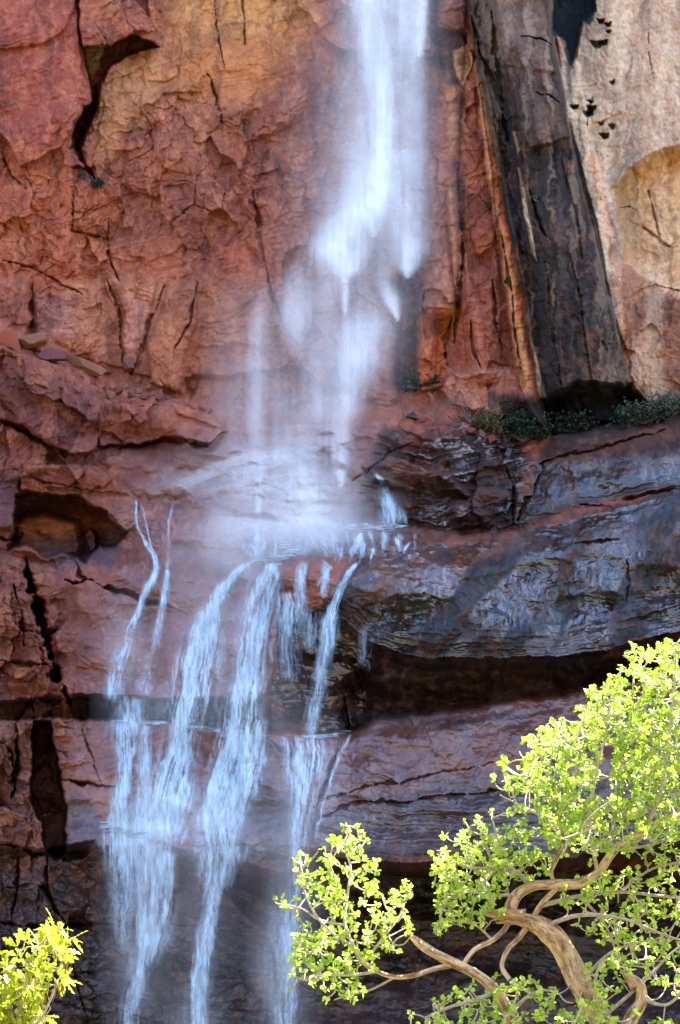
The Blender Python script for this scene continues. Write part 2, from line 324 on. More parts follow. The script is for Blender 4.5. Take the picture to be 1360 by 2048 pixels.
# thin beds follow the arching ledges
bedc = np.where(V < (cE + cG) / 2, V - cE, V - cH)
lay = fbm(bedc / 9.0, U / 260, 71, 3); lay2 = fbm(bedc / 3.6, U / 120, 75, 2)
bed = (sst(20, 60, V - cRim) * 0.08 + 0.9 * sst(60, 20, np.abs(V - cE + 20)) * Rr + 0.8 * sst(90, 40, np.abs(V - cH + 60)) * Rr
       + 0.9 * sst(45, 15, np.abs(V - (cRim + cD) / 2)) * sst(1000, 1100, U) + 0.5 * sst(30, 10, np.abs(V - (cRim + cD) / 2 - 10)) * sst(520, 620, U))
bed = np.clip(bed, 0, 1.2)
P += bed * (0.42 * np.abs(lay) + 0.12 * lay2) * 0.8
cross = fbm((V + 0.22 * U) / 4.5, (U - .2 * V) / 150, 79, 3)
P += 0.06 * cross * (0.4 + 0.6 * upper) * (1 - .6 * pale)
pale_ = pale
# vertical fluting on the far-right buttress and low wall
fl = fbm(U / 9 + 1.2 * w3, V / 160 + .5 * w1, 83, 3)
s, m = maskp(BUT, 6); P[s] += m * .5 * fbm((U[s] - .16 * V[s]) / 26 + .4 * w3[s], V[s] / 300, 181, 3)
P += 0.10 * fl * np.clip(sst(870, 1000, U) * upper + sst(0, 40, V - cH) * 0.7, 0, 1)
# low wall courses (blocks)
low = sst(10, 60, V - cJ + 60) * sst(760, 560, U)
ho, eo, ro = facets(U / 80 + 0.1 * w3, V / 34, 91, 0.5)
P += low * (0.18 * ho - 0.25 * np.exp(-(eo / 0.06) ** 2) * (ro > 0.4))
# pitted glaze of the big wet face
face = sst(0, 40, V - cFace + 20) * sst(0, -40, V - cE + 20) * sst(560, 700, U)
P += face * (0.10 * ridged(U / 11, V / 17, 95, 3) + 0.10 * spall(U / 18, V / 26, 97, 4) + 0.2 * fbm((U + .5 * V) / 40, (V - .3 * U) / 60, 99, 3))
# ------------------------------------------------------------------ rock colours (iron reds, buff, black varnish, water stain; some shade and sky sheen painted in)
def lin(c):
    c = np.array(c, float) / 255.0
    return np.where(c <= 0.04045, c / 12.92, ((c + 0.055) / 1.055) ** 2.4).astype(f32)
COL = np.zeros(SH + (3,), f32)
WET = np.zeros(SH, f32)
def mixin(m, c, s=None):
    c = lin(c)
    if s is None: COL[:] = COL * (1 - m[..., None]) + c * m[..., None]
    else: COL[s] = COL[s] * (1 - m[..., None]) + c * m[..., None]
def paint(pts, c, soft=20, op=1.0, ns=0.0, k=30.0, seed=0):
    s = cut(pts, soft * 2)
    if s is None: return
    d = sdf(pts, s)
    if ns: d = d + ns * fbm(U[s] / k, V[s] / k, 200 + seed, 3)
    mixin(sst(-soft, soft, d) * op, c, s)
def wet(pts, v, soft=20, ns=8.0):
    s = cut(pts, soft * 2)
    if s is None: return
    d = sdf(pts, s) + ns * fbm(U[s] / 25, V[s] / 25, 260, 3)
    m = sst(-soft, soft, d); WET[s] = WET[s] * (1 - m) + v * m
COL[:] = lin((178, 98, 74))
n1 = fbr(U / 130, V / 120, 101, 4); n2 = fbr(U / 40, V / 34, 105, 4); n3 = fbr(U / 12, V / 11, 109, 3)
mixin(sst(0, .6, n1) * .7, (196, 110, 70)); mixin(sst(0, -.6, n1) * .7, (158, 88, 78))
# high wall
paint([(-99,-99),(170,-99),(190,210),(60,330),(-99,300)], (172, 82, 68), 12, .85)
paint([(300,-99),(640,-99),(620,60),(520,180),(400,330),(330,260),(320,90)], (206, 138, 84), 40, .75, 30, 60, 1)
paint([(330,-99),(620,-99),(640,40),(480,60),(340,50)], (214, 158, 98), 30, .6, 20, 60, 2)
paint([(195,190),(230,110),(318,95),(330,190),(260,250),(200,330)], (206, 152, 104), 14, .7, 14, 30, 3)
paint([(172,98),(206,92),(200,130),(184,158),(174,130)], (236, 200, 150), 4, .9)
paint([(-99,300),(120,290),(220,380),(230,560),(120,590),(-99,560)], (188, 92, 54), 30, .6, 30, 50, 4)
paint([(230,330),(520,330),(540,480),(400,520),(240,480)], (156, 84, 66), 40, .6, 30, 50, 5)
paint([(300,190),(560,200),(580,400),(400,380),(300,260)], (162, 92, 80), 40, .6, 20, 50, 6)
paint([(220,560),(560,560),(560,770),(240,770)], (176, 112, 82), 30, .6, 20, 50, 7)
paint([(130,560),(250,560),(250,720),(130,700)], (196, 128, 92), 20, .6, 14, 50, 8)
paint([(65,600),(140,590),(150,680),(70,670)], (170, 116, 108), 14, .6, 8)
paint([(240,600),(330,560),(300,640),(280,720),(250,700)], (204, 138, 122), 8, .7, 10)
paint([(560,250),(860,250),(860,780),(560,780)], (166, 108, 92), 50, .8, 20, 60, 9)
paint([(560,100),(690,120),(690,300),(560,300)], (150, 98, 82), 40, .6)
paint([(640,-99),(935,-99),(930,120),(860,300),(700,120)], (132, 92, 82), 20, .7, 10)
paint([(856,20),(935,0),(930,90),(870,80)], (158, 78, 58), 12, .8)
paint([(862,62),(930,60),(938,130),(910,190),(870,150)], (92, 58, 48), 5, .85)
paint([(905,102),(935,88),(948,120),(925,180),(912,150)], (232, 182, 122), 3, .85)
paint([(888,180),(925,170),(930,320),(895,330)], (212, 152, 104), 8, .7, 12, 20)
paint([(850,330),(920,330),(922,620),(848,618)], (186, 128, 104), 8, .8, 6)
paint([(922,150),(985,170),(1010,500),(1030,740),(900,740),(925,500)], (166, 88, 66), 10, .75, 10)
paint([(946,120),(965,125),(990,260),(1030,480),(1046,640),(1062,800),(1030,760),(1015,600),(990,420),(960,280)], (222, 160, 108), 5, .75, 8)
paint([(975,300),(1000,300),(1026,480),(1012,500)], (206, 92, 38), 4, .8)
paint([(1012,500),(1026,480),(1046,640),(1036,650)], (206, 112, 58), 4, .6)
paint([(826,615),(892,612),(888,760),(824,760)], (218, 112, 52), 6, .75, 8)
paint([(885,618),(925,615),(915,660),(890,700)], (228, 150, 70), 4, .7, 8)
paint([(900,640),(985,640),(1010,735),(905,745)], (192, 104, 76), 8, .6, 8)
paint([(895,742),(1030,732),(1092,860),(880,820)], (204, 136, 116), 8, .75, 5)
paint([(790,560),(850,545),(836,760),(790,760)], (104, 88, 84), 10, .7)  # grey shadow of the gap beside the plume, painted into the stone colour
# pale wall
PW = [(1098,-400),(3000,-400),(3000,900),(1290,830),(1262,770),(1225,620),(1190,480),(1146,300),(1130,200)]
paint(PW, (200, 178, 150), 5, .92)
paint([(1240,-99),(1400,-99),(1400,280),(1230,330),(1180,150)], (196, 164, 140), 30, .6, 20)
paint([(1100,60),(1134,150),(1170,330),(1210,480),(1240,640),(1262,740),(1240,690),(1190,480),(1145,300)], (206, 196, 180), 5, .7)
paint([(1180,300),(1200,310),(1222,440),(1250,600),(1275,780),(1258,760),(1236,620),(1210,480)], (218, 150, 112), 4, .8, 5)
paint([(1205,340),(1232,440),(1262,560),(1285,720),(1272,720),(1246,560),(1222,440)], (176, 164, 150), 4, .7)
paint(NI, (216, 170, 118), 5, .9, 4)
paint([(1230,372),(1262,340),(1360,300),(1500,290),(1500,330),(1300,350),(1240,420)], (232, 178, 106), 10, .7)
paint([(1244,526),(1300,556),(1360,596),(2500,580),(2500,800),(1290,812),(1262,770),(1254,680)], (176, 112, 80), 4, .8, 8)
paint([(1300,560),(1360,600),(1500,620),(1500,740),(1340,700),(1262,660)], (124, 84, 72), 10, .7, 14)
# varnish, buttress
paint(BUT, (74, 56, 47), 4, .96)
paint([(990,-99),(1096,-99),(1140,270),(1060,292),(1000,120)], (150, 116, 98), 10, .75, 16, 40)
paint([(1000,30),(1090,20),(1100,200),(1060,280),(1020,180)], (140, 120, 118), 20, .5, 20)
paint([(1024,290),(1160,290),(1262,770),(1240,830),(1110,850),(1070,760)], (44, 36, 31), 14, .85, 10)
paint([(932,-99),(975,-99),(1010,220),(1040,420),(1070,640),(1046,600),(1015,470),(985,300),(950,130)], (34, 27, 23), 5, .85)
paint([(1024,262),(1030,262),(1038,300),(1034,312)], (226, 206, 160), 1.5, .9)
paint([(1033,336),(1040,338),(1054,400),(1068,470),(1075,528),(1064,500),(1050,430)], (222, 196, 150), 1.5, .9)
paint([(1066,700),(1074,704),(1080,790),(1072,780)], (230, 196, 150), 2, .8)
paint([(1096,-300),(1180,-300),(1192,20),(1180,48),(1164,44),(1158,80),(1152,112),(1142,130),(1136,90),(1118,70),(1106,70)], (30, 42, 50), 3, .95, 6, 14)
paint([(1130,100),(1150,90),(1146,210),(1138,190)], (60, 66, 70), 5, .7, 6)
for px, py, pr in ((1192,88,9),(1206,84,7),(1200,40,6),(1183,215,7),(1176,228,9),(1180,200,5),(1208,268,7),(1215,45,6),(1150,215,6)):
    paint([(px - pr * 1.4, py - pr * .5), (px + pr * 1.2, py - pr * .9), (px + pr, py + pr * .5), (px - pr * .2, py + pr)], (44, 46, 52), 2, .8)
# ledges
MA = (166, 98, 86)
paint([(190,880),(760,860),(760,1120),(560,1130),(540,1400),(150,1400),(60,1120),(200,1080),(270,1060),(250,980)], MA, 14, .85, 10)
paint([(200,900),(420,880),(500,960),(280,990)], (158, 104, 98), 16, .6, 8)
paint([(-99,690),(200,780),(200,900),(-99,850)], (160, 92, 86), 8, .7, 8)
paint([(-99,890),(50,900),(30,1060),(-99,1060)], (130, 88, 102), 10, .8, 8)
paint([(-99,850),(60,870),(60,960),(-99,930)], (190, 104, 82), 8, .7, 8)
paint([(400,1040),(700,1060),(680,1110),(420,1100)], (190, 122, 100), 12, .6, 8)
paint([(35,1040),(60,1026),(150,1040),(162,1080),(120,1100),(60,1090)], (208, 122, 62), 6, .9, 4)
paint([(60,1085),(260,1060),(230,1130),(110,1130)], (86, 92, 122), 8, .6, 14, 12)
paint([(-99,1100),(100,1120),(140,1400),(-99,1400)], (178, 102, 78), 10, .7, 12)
paint([(-99,1380),(140,1400),(120,1720),(-99,1700)], (160, 112, 100), 10, .7, 12)
paint([(120,1440),(560,1450),(560,1700),(400,1720),(130,1690)], (164, 102, 88), 10, .8, 8)
paint([(130,1590),(170,1600),(205,1650),(200,1690),(130,1695)], (100, 96, 118), 8, .8, 10)
paint([(545,1140),(600,1115),(720,1118),(780,1125),(700,1180),(640,1212),(560,1215)], (190, 102, 74), 8, .9, 6)
paint([(480,1056),(700,1060),(900,1070),(880,1100),(760,1112),(600,1108),(500,1112)], (96, 60, 54), 6, .7, 6)
# dark wet masses, sky sheen and overhang shade painted among them
paint([(770,850),(880,860),(1000,840),(1060,880),(1036,1060),(880,1068),(700,1050),(735,950)], (58, 30, 28), 16, .93, 14)
paint([(900,870),(1060,870),(1040,1050),(960,1000)], (52, 48, 54), 20, .7, 20)
paint([(800,860),(900,860),(880,900),(800,900)], (136, 66, 52), 8, .7, 6)
paint([(740,940),(860,915),(900,950),(860,960)], (130, 62, 54), 8, .6, 6)
paint([(1036,1060),(1080,900),(1110,872),(1360,800),(3000,780),(3000,1000),(1360,966),(1150,1010)], (84, 68, 62), 10, .9, 6)
paint([(1085,925),(1180,896),(1300,855),(1360,845),(1360,870),(1200,915),(1090,945)], (160, 92, 70), 4, .6, 6)
FACE = [(720,1118),(800,1108),(900,1092),(1030,1074),(1200,1020),(1360,980),(3000,950),(3000,1300),(1360,1270),(1200,1310),(900,1322),(760,1305),(690,1240),(640,1220)]
paint(FACE, (52, 43, 43), 8, .94, 8)
paint([(720,1120),(900,1096),(1060,1066),(1100,1090),(960,1120),(860,1160),(760,1190),(680,1196)], (160, 104, 84), 10, .8, 12)
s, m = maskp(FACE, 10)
sky_sheen = sst(-.06, .2, fbr((U[s] + .5 * V[s]) / 46, V[s] / 80, 300, 4) + .5 * fbm((U[s] + .45 * V[s]) / 7, V[s] / 34, 305, 3)) * m
mixin(sky_sheen * .6, (74, 118, 138), s)  # blue sky reflection on the wet face, painted into the colour
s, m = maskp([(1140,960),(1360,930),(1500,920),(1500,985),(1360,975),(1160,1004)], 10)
mixin(m * sst(-.2, .3, n2[s]) * .7, (60, 108, 136), s)  # same sky blue painted along the wet slab above
paint([(560,1222),(640,1216),(700,1232),(745,1300),(720,1460),(620,1466),(548,1400)], (58, 56, 56), 10, .9, 8)
paint([(690,1300),(1360,1262),(3000,1250),(3000,1340),(1360,1345),(900,1425),(700,1465)], (32, 25, 20), 10, .93, 8)  # black shade of the recess under the right overhang, painted in
paint([(150,1392),(540,1404),(560,1470),(350,1446),(160,1442)], (56, 52, 54), 8, .85, 5)  # shadow band below the left lip, painted as dark stone
BAND = [(640,1476),(700,1468),(760,1446),(900,1430),(1100,1404),(1360,1344),(3000,1330),(3000,1640),(1360,1540),(1000,1570),(800,1610),(620,1680)]
paint(BAND, (150, 92, 82), 8, .92, 6)
paint([(630,1640),(800,1590),(1000,1550),(1360,1530),(3000,1530),(3000,1700),(1100,1722),(760,1732),(610,1700)], (70, 66, 68), 14, .85, 14)
paint([(470,1500),(640,1480),(640,1560),(600,1600),(480,1580)], (158, 108, 108), 14, .7, 8)
paint([(450,1580),(600,1590),(600,1740),(450,1712)], (86, 94, 106), 16, .8, 10)
s, m = maskp([(470,1440),(1360,1330),(1500,1330),(1500,1720),(600,1740),(450,1712)], 14)
bb = fbm(bedc[s] / 14.0, U[s] / 420, 310, 3)
g2 = sst(.05, .3, fbr((U[s] + .8 * V[s]) / 60, (V[s] - .4 * U[s]) / 90, 306, 4)) * m; mixin(g2 * .35, (176, 160, 168), s)
mixin(m * sst(.05, .35, bb) * .55, (96, 88, 92), s); mixin(m * sst(-.1, -.4, bb) * .4, (168, 104, 92), s)
LOW = [(-99,1700),(150,1704),(350,1708),(560,1758),(640,1745),(760,1750),(1100,1748),(3000,1700),(3000,2800),(-99,2800)]
paint(LOW, (78, 66, 66), 8, .92, 6)
paint([(130,1706),(560,1750),(560,1850),(140,1840)], (112, 70, 56), 14, .7, 14)
paint([(-99,1706),(130,1710),(120,1840),(-99,1846)], (132, 102, 104), 8, .7, 8)
paint([(-99,1850),(560,1850),(600,2300),(-99,2300)], (74, 72, 80), 14, .7, 10)
paint([(700,1750),(1500,1740),(1500,1960),(700,1960)], (28, 22, 19), 20, .9, 10)  # cave darkness painted into the lower wall
paint([(866,1750),(910,1750),(912,1830),(880,1836)], (204, 132, 104), 3, .9)
# vertical water stain and varnish runs, cross-bed tints
run = fbm(U / 14 + .8 * w3, V / 260, 320, 4); run2 = fbm(U / 5 + 1.5 * w3 + w4, V / 120 + w1, 325, 3)
mixin(sst(.1, .5, run) * .38 * upper, (92, 62, 54)); mixin(sst(.15, .5, -run2) * .22 * upper, (214, 150, 114))
rl = sst(20, 80, V - cRim)
mixin(sst(.12, .5, fbm(U / 10 + w3, V / 90 + w1, 330, 4)) * .28 * rl, (82, 76, 84)); mixin(sst(.15, .5, -fbm(U / 8 + 1.2 * w3, V / 60 + w2, 335, 3)) * .2 * rl, (204, 148, 128))
mixin(sst(0, .5, cross) * .20 * upper, (120, 70, 62)); mixin(sst(0, .5, n3) * .22, (110, 66, 60)); mixin(sst(0.05, .5, -n3) * .22, (214, 148, 112))
mixin(sst(.1, .5, n2) * .3, (120, 76, 70)); mixin(sst(.1, .5, -n2) * .22, (206, 132, 100))
mixin(np.clip((r2 - .8) * 4, 0, 1) * .35 * rough, (220, 140, 96)); mixin(np.clip((.2 - r2) * 4, 0, 1) * .4 * rough, (92, 56, 52))
tk = np.exp(-(e2 / 0.05) ** 2) * (r2 > .5) * rough; mixin(np.clip(tk, 0, 1) * .5, (70, 40, 36))
st_ = fbm(U / 22 + .6 * w3, V / 420, 360, 4); mixin(sst(.05, .4, st_) * .45 * pale, (128, 112, 98)); mixin(sst(.1, .4, -st_) * .35 * pale, (222, 196, 168))
paint([(985,790),(1290,780),(1310,830),(1180,870),(1010,875)], (26, 22, 19), 16, .9, 14)  # shadow at the wall foot below the buttress, painted in
s, m = maskp(BUT, 6); q_ = fbm((U[s] - .16 * V[s]) / 16 + .5 * w3[s], V[s] / 340, 370, 4); mixin(m * sst(.05, .35, q_) * .6, (26, 21, 18), s); mixin(m * sst(.15, .45, -q_) * .2, (96, 74, 62), s)
# wet places
WET += 0.12 + .1 * sst(40, 140, V - cRim)
wet([(460,780),(780,780),(820,1100),(720,1200),(560,1400),(150,1400),(240,1000)], .55, 40)
wet([(770,860),(1060,880),(1040,1070),(820,1060),(740,960)], .85, 20)
wet([(1060,930),(1360,900),(3000,880),(3000,1010),(1360,968),(1100,1020),(1036,1060)], .8, 20)
wet(FACE, 1.0, 14); wet([(720,1120),(900,1096),(1060,1066),(1000,1110),(860,1160),(680,1196)], .55, 12)
wet([(560,1222),(640,1216),(700,1232),(745,1300),(720,1460),(620,1466),(548,1400)], 1.0, 10)
wet([(640,1476),(900,1430),(1360,1344),(3000,1330),(3000,1700),(620,1700)], .75, 20)
wet([(150,1440),(560,1450),(600,1740),(450,1710),(130,1690)], .6, 20)
wet(LOW, .5, 20)
s, m = maskp(BUT, 8); WET[s] = WET[s] * (1 - m) + .2 * m
s, m = maskp(FACE, 14); WET[s] = WET[s] * (1 - m) + m * (.30 + .7 * sst(-.25, .25, fbr((U[s] + .6 * V[s]) / 60, (V[s] - .3 * U[s]) / 110, 350, 4)))
s, m = maskp([(770,850),(880,860),(1000,840),(1060,880),(1036,1060),(880,1068),(700,1050),(735,950)], 14); WET[s] = WET[s] * (1 - m) + m * (.25 + .6 * sst(.05, .35, n2[s]))
COL *= (1 + .16 * fbr(U / 5, V / 5, 340, 2))[..., None]
lum_ = COL.mean(2, keepdims=True); COL = COL * (np.clip(lum_, .01, 1) / .22) ** .35
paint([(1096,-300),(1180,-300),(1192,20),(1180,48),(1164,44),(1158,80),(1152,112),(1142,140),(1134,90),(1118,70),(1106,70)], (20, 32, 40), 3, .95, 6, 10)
lum_ = COL.mean(2, keepdims=True); COL = np.maximum(lum_ + 1.03 * (COL - lum_), .003) * np.array([.97, .93, .86], f32)
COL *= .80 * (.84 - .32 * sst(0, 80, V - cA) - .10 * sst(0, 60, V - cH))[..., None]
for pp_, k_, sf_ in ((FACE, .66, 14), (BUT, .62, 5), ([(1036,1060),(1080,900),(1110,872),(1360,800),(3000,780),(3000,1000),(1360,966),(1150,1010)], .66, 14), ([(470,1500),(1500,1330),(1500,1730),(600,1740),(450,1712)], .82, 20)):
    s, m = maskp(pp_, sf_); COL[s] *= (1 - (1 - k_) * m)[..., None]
COL = np.clip(COL, 0.004, 0.85)

# ------------------------------------------------------------------ materials
def newmat(name):
    m = bpy.data.materials.new(name); m.use_nodes = True; nt = m.node_tree
    for n in list(nt.nodes): nt.nodes.remove(n)
    return m, nt
def N(nt, t, **kw):
    n = nt.nodes.new(t)
    for k, v in kw.items():
        if k.startswith('i_'): n.inputs[k[2:].replace('_', ' ')].default_value = v
        else: setattr(n, k, v)
    return n
def rock_material(name='sandstone', attr=True, base=(.3, .15, .1), wetv=0.1, scale=1.0):
    m, nt = newmat(name); L = nt.links.new
    out = N(nt, 'ShaderNodeOutputMaterial'); bs = N(nt, 'ShaderNodeBsdfPrincipled'); L(bs.outputs[0], out.inputs[0])
    geo = N(nt, 'ShaderNodeTexCoord')
    mp = N(nt, 'ShaderNodeMapping'); mp.inputs['Scale'].default_value = (1, 1, 1.0); L(geo.outputs['Object'], mp.inputs[0])
    na = N(nt, 'ShaderNodeTexNoise', i_Scale=7.0 * scale, i_Detail=8.0, i_Roughness=.65); L(mp.outputs[0], na.inputs[0])
    nb = N(nt, 'ShaderNodeTexNoise', i_Scale=1.6 * scale, i_Detail=9.0, i_Roughness=.62); L(mp.outputs[0], nb.inputs[0])
    if attr:
        at_ = N(nt, 'ShaderNodeAttribute', attribute_name='stone'); src = at_.outputs['Color']
        aw = N(nt, 'ShaderNodeAttribute', attribute_name='damp'); wsrc = aw.outputs['Fac']
    else:
        rg = N(nt, 'ShaderNodeRGB'); rg.outputs[0].default_value = (*base, 1); src = rg.outputs[0]
        vv = N(nt, 'ShaderNodeValue'); vv.outputs[0].default_value = wetv; wsrc = vv.outputs[0]
    mr = N(nt, 'ShaderNodeMapRange', i_From_Min=.3, i_From_Max=.7, i_To_Min=.86, i_To_Max=1.14); L(na.outputs[0], mr.inputs[0])
    mul = N(nt, 'ShaderNodeVectorMath', operation='SCALE'); L(src, mul.inputs[0]); L(mr.outputs[0], mul.inputs['Scale'])
    L(mul.outputs[0], bs.inputs['Base Color'])
    r = N(nt, 'ShaderNodeMapRange', i_From_Min=.1, i_From_Max=1.0, i_To_Min=.85, i_To_Max=.10); L(wsrc, r.inputs[0])
    ra = N(nt, 'ShaderNodeMath', operation='MULTIPLY_ADD'); L(nb.outputs[0], ra.inputs[0]); ra.inputs[1].default_value = .35
    sub = N(nt, 'ShaderNodeMath', operation='SUBTRACT'); L(r.outputs[0], sub.inputs[0]); sub.inputs[1].default_value = .17; L(sub.outputs[0], ra.inputs[2])
    L(ra.outputs[0], bs.inputs['Roughness'])
    sp_ = N(nt, 'ShaderNodeMapRange', i_From_Min=.2, i_From_Max=1.0, i_To_Min=.2, i_To_Max=.85); L(wsrc, sp_.inputs[0]); L(sp_.outputs[0], bs.inputs['Specular IOR Level']); bs.inputs['IOR'].default_value = 1.6
    b1 = N(nt, 'ShaderNodeBump', i_Strength=.5, i_Distance=.10); L(nb.outputs[0], b1.inputs['Height'])
    b2 = N(nt, 'ShaderNodeBump', i_Strength=.6, i_Distance=.035); L(na.outputs[0], b2.inputs['Height']); L(b1.outputs[0], b2.inputs['Normal'])
    L(b2.outputs[0], bs.inputs['Normal'])
    return m
ROCK = rock_material()
def tag(o, label=None, cat=None, group=None, kind=None):
    if label: o['label'] = label
    if cat: o['category'] = cat
    if group: o['group'] = group
    if kind: o['kind'] = kind
    return o
def mesh_obj(name, co, faces, mat, parent=None, smooth=True, attrs=None):
    """co (n,3); faces (m,k) all the same k, or a list of such arrays"""
    me = bpy.data.meshes.new(name); fl = faces if isinstance(faces, list) else [faces]
    co = np.ascontiguousarray(co, dtype=f32)
    me.vertices.add(len(co)); me.vertices.foreach_set('co', co.ravel())
    idx = np.concatenate([f.ravel() for f in fl]).astype(np.int32)
    tot = np.concatenate([np.full(len(f), f.shape[1], np.int32) for f in fl])
    me.loops.add(len(idx)); me.loops.foreach_set('vertex_index', idx)
    me.polygons.add(len(tot)); st = np.concatenate([[0], np.cumsum(tot)[:-1]]).astype(np.int32)
    me.polygons.foreach_set('loop_start', st); me.polygons.foreach_set('loop_total', tot)
    if smooth: me.polygons.foreach_set('use_smooth', np.ones(len(tot), bool))
    for k, v in (attrs or {}).items():
        if v.ndim == 2:
            a = me.attributes.new(k, 'FLOAT_COLOR', 'POINT'); q = np.ones((len(co), 4), f32); q[:, :3] = v; a.data.foreach_set('color', q.ravel())
        else:
            a = me.attributes.new(k, 'FLOAT', 'POINT'); a.data.foreach_set('value', v.astype(f32).ravel())
    me.update(calc_edges=True); me.validate()
    me.materials.append(mat)
    o = bpy.data.objects.new(name, me); C.objects.link(o); o.parent = parent
    return o
def empty(name, loc=(0, 0, 0)):
    o = bpy.data.objects.new(name, None); C.objects.link(o); o.location = loc; o.empty_display_size = .2
    return o
# ------------------------------------------------------------------ cut the sheet into its formations
XYZ = at(U0, V0, WALL - P).astype(f32)
XYZ[..., 2] = np.maximum(XYZ[..., 2], -0.6)
ID = np.zeros(SH, np.int8)
def region(pts, k):
    s = cut(pts, 4)
    m = sdf(pts, s) > 0; t = ID[s]; t[m] = k; ID[s] = t
ID[V > cA] = 1
ID[(V > cE) ] = 2
ID[(V > cH)] = 3
region(BUT, 4); region(BO, 5); region(BL, 6)
NAMES = {0: 'cliff', 1: 'rock_terrace', 2: 'rock_ledge', 3: 'cliff_base', 4: 'rock_buttress', 5: 'rock_outcrop', 6: 'rock_shelf'}
nr, nc = SH
vid = np.arange(nr * nc).reshape(nr, nc)
F = np.stack([vid[:-1, :-1], vid[1:, :-1], vid[1:, 1:], vid[:-1, 1:]], -1).reshape(-1, 4)
fid = ID[:-1, :-1].ravel()
xf = XYZ.reshape(-1, 3); cf = COL.reshape(-1, 3); wf = WET.ravel()
for k, nm in NAMES.items():
    ff = F[fid == k]
    if len(ff) == 0: continue
    used, inv = np.unique(ff.ravel(), return_inverse=True)
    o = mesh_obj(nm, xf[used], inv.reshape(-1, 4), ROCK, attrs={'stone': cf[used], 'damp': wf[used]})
    tag(o, kind='structure')
def psample(u, v, G=None):
    G = P if G is None else G
    j = np.clip(np.searchsorted(AU, u) - 1, 0, len(AU) - 2); i = np.clip(np.searchsorted(AV, v) - 1, 0, len(AV) - 2)
    fx = np.clip((u - AU[j]) / (AU[j + 1] - AU[j]), 0, 1); fy = np.clip((v - AV[i]) / (AV[i + 1] - AV[i]), 0, 1)
    return (G[i, j] * (1 - fx) + G[i, j + 1] * fx) * (1 - fy) + (G[i + 1, j] * (1 - fx) + G[i + 1, j + 1] * fx) * fy
# ------------------------------------------------------------------ unseen canyon wall, added behind the viewer to block low sky and bounce light
ox, oz = np.meshgrid(np.linspace(-330, 330, 70), np.concatenate([np.linspace(-1, 62, 20), [74]]))
oy = -95 + .0006 * ox ** 2 - 6 * fbm(ox / 60, oz / 50, 500, 4) - oz * .08; oi = np.arange(ox.size).reshape(ox.shape)
o = mesh_obj('unseen_light_wall', np.stack([ox, oy, oz], -1).reshape(-1, 3), np.stack([oi[:-1, :-1], oi[:-1, 1:], oi[1:, 1:], oi[1:, :-1]], -1).reshape(-1, 4), rock_material('light_wall_stone', False, (.26, .15, .11), 0., .3))
tag(o, kind='structure')
# ------------------------------------------------------------------ canyon floor
m, nt = newmat('canyon_soil'); out = N(nt, 'ShaderNodeOutputMaterial'); bs = N(nt, 'ShaderNodeBsdfPrincipled', i_Roughness=.95); nt.links.new(bs.outputs[0], out.inputs[0])
tn = N(nt, 'ShaderNodeTexNoise', i_Scale=.8, i_Detail=8.0); tc = N(nt, 'ShaderNodeTexCoord'); nt.links.new(tc.outputs['Object'], tn.inputs[0])
cr = N(nt, 'ShaderNodeValToRGB'); cr.color_ramp.elements[0].color = (.04, .04, .02, 1); cr.color_ramp.elements[1].color = (.09, .08, .045, 1)
nt.links.new(tn.outputs[0], cr.inputs[0]); nt.links.new(cr.outputs[0], bs.inputs['Base Color'])
gx, gy = np.meshgrid(np.linspace(-900, 900, 91), np.linspace(-900, 131, 60)); gz = .25 * fbm(gx / 30, gy / 30, 400, 3) * sst(4, 12, np.hypot(gx, gy)); 
gi = np.arange(gx.size).reshape(gx.shape)
g = mesh_obj('ground', np.stack([gx, gy, gz], -1).reshape(-1, 3), np.stack([gi[:-1, :-1], gi[:-1, 1:], gi[1:, 1:], gi[1:, :-1]], -1).reshape(-1, 4), m)
tag(g, kind='structure')
# ------------------------------------------------------------------ water
def water_material(name, col=(.97, .92, .86), gloss=0.0, rough=.5, attr='veil', thr=.6):
    m, nt = newmat(name); L = nt.links.new
    out = N(nt, 'ShaderNodeOutputMaterial'); mx = N(nt, 'ShaderNodeMixShader'); tr = N(nt, 'ShaderNodeBsdfTransparent')
    df = N(nt, 'ShaderNodeBsdfDiffuse'); df.inputs[0].default_value = (*col, 1)
    tl = N(nt, 'ShaderNodeBsdfTranslucent'); tl.inputs[0].default_value = (*col, 1)
    # falling drops scatter light that comes from above as much as from the front
    ge = N(nt, 'ShaderNodeNewGeometry'); va = N(nt, 'ShaderNodeVectorMath', operation='SCALE'); va.inputs['Scale'].default_value = .45; L(ge.outputs['Normal'], va.inputs[0])
    vb = N(nt, 'ShaderNodeVectorMath', operation='ADD'); L(va.outputs[0], vb.inputs[0]); vb.inputs[1].default_value = (0, -.15, .6)
    vc = N(nt, 'ShaderNodeVectorMath', operation='NORMALIZE'); L(vb.outputs[0], vc.inputs[0]); L(vc.outputs[0], df.inputs['Normal'])
    m2 = N(nt, 'ShaderNodeMixShader'); m2.inputs[0].default_value = .15; L(df.outputs[0], m2.inputs[1]); L(tl.outputs[0], m2.inputs[2]); last = m2
    if gloss:
        gl_ = N(nt, 'ShaderNodeBsdfGlossy'); gl_.inputs['Roughness'].default_value = rough; m3 = N(nt, 'ShaderNodeMixShader'); m3.inputs[0].default_value = gloss
        L(m2.outputs[0], m3.inputs[1]); L(gl_.outputs[0], m3.inputs[2]); last = m3
    a = N(nt, 'ShaderNodeAttribute', attribute_name=attr)
    L(a.outputs['Fac'], mx.inputs[0]); L(tr.outputs[0], mx.inputs[1]); L(last.outputs[0], mx.inputs[2]); L(mx.outputs[0], out.inputs[0])
    return m
MIST = water_material('falling_spray'); STREAM = water_material('running_water', (.70, .91, .99), .08, .35)
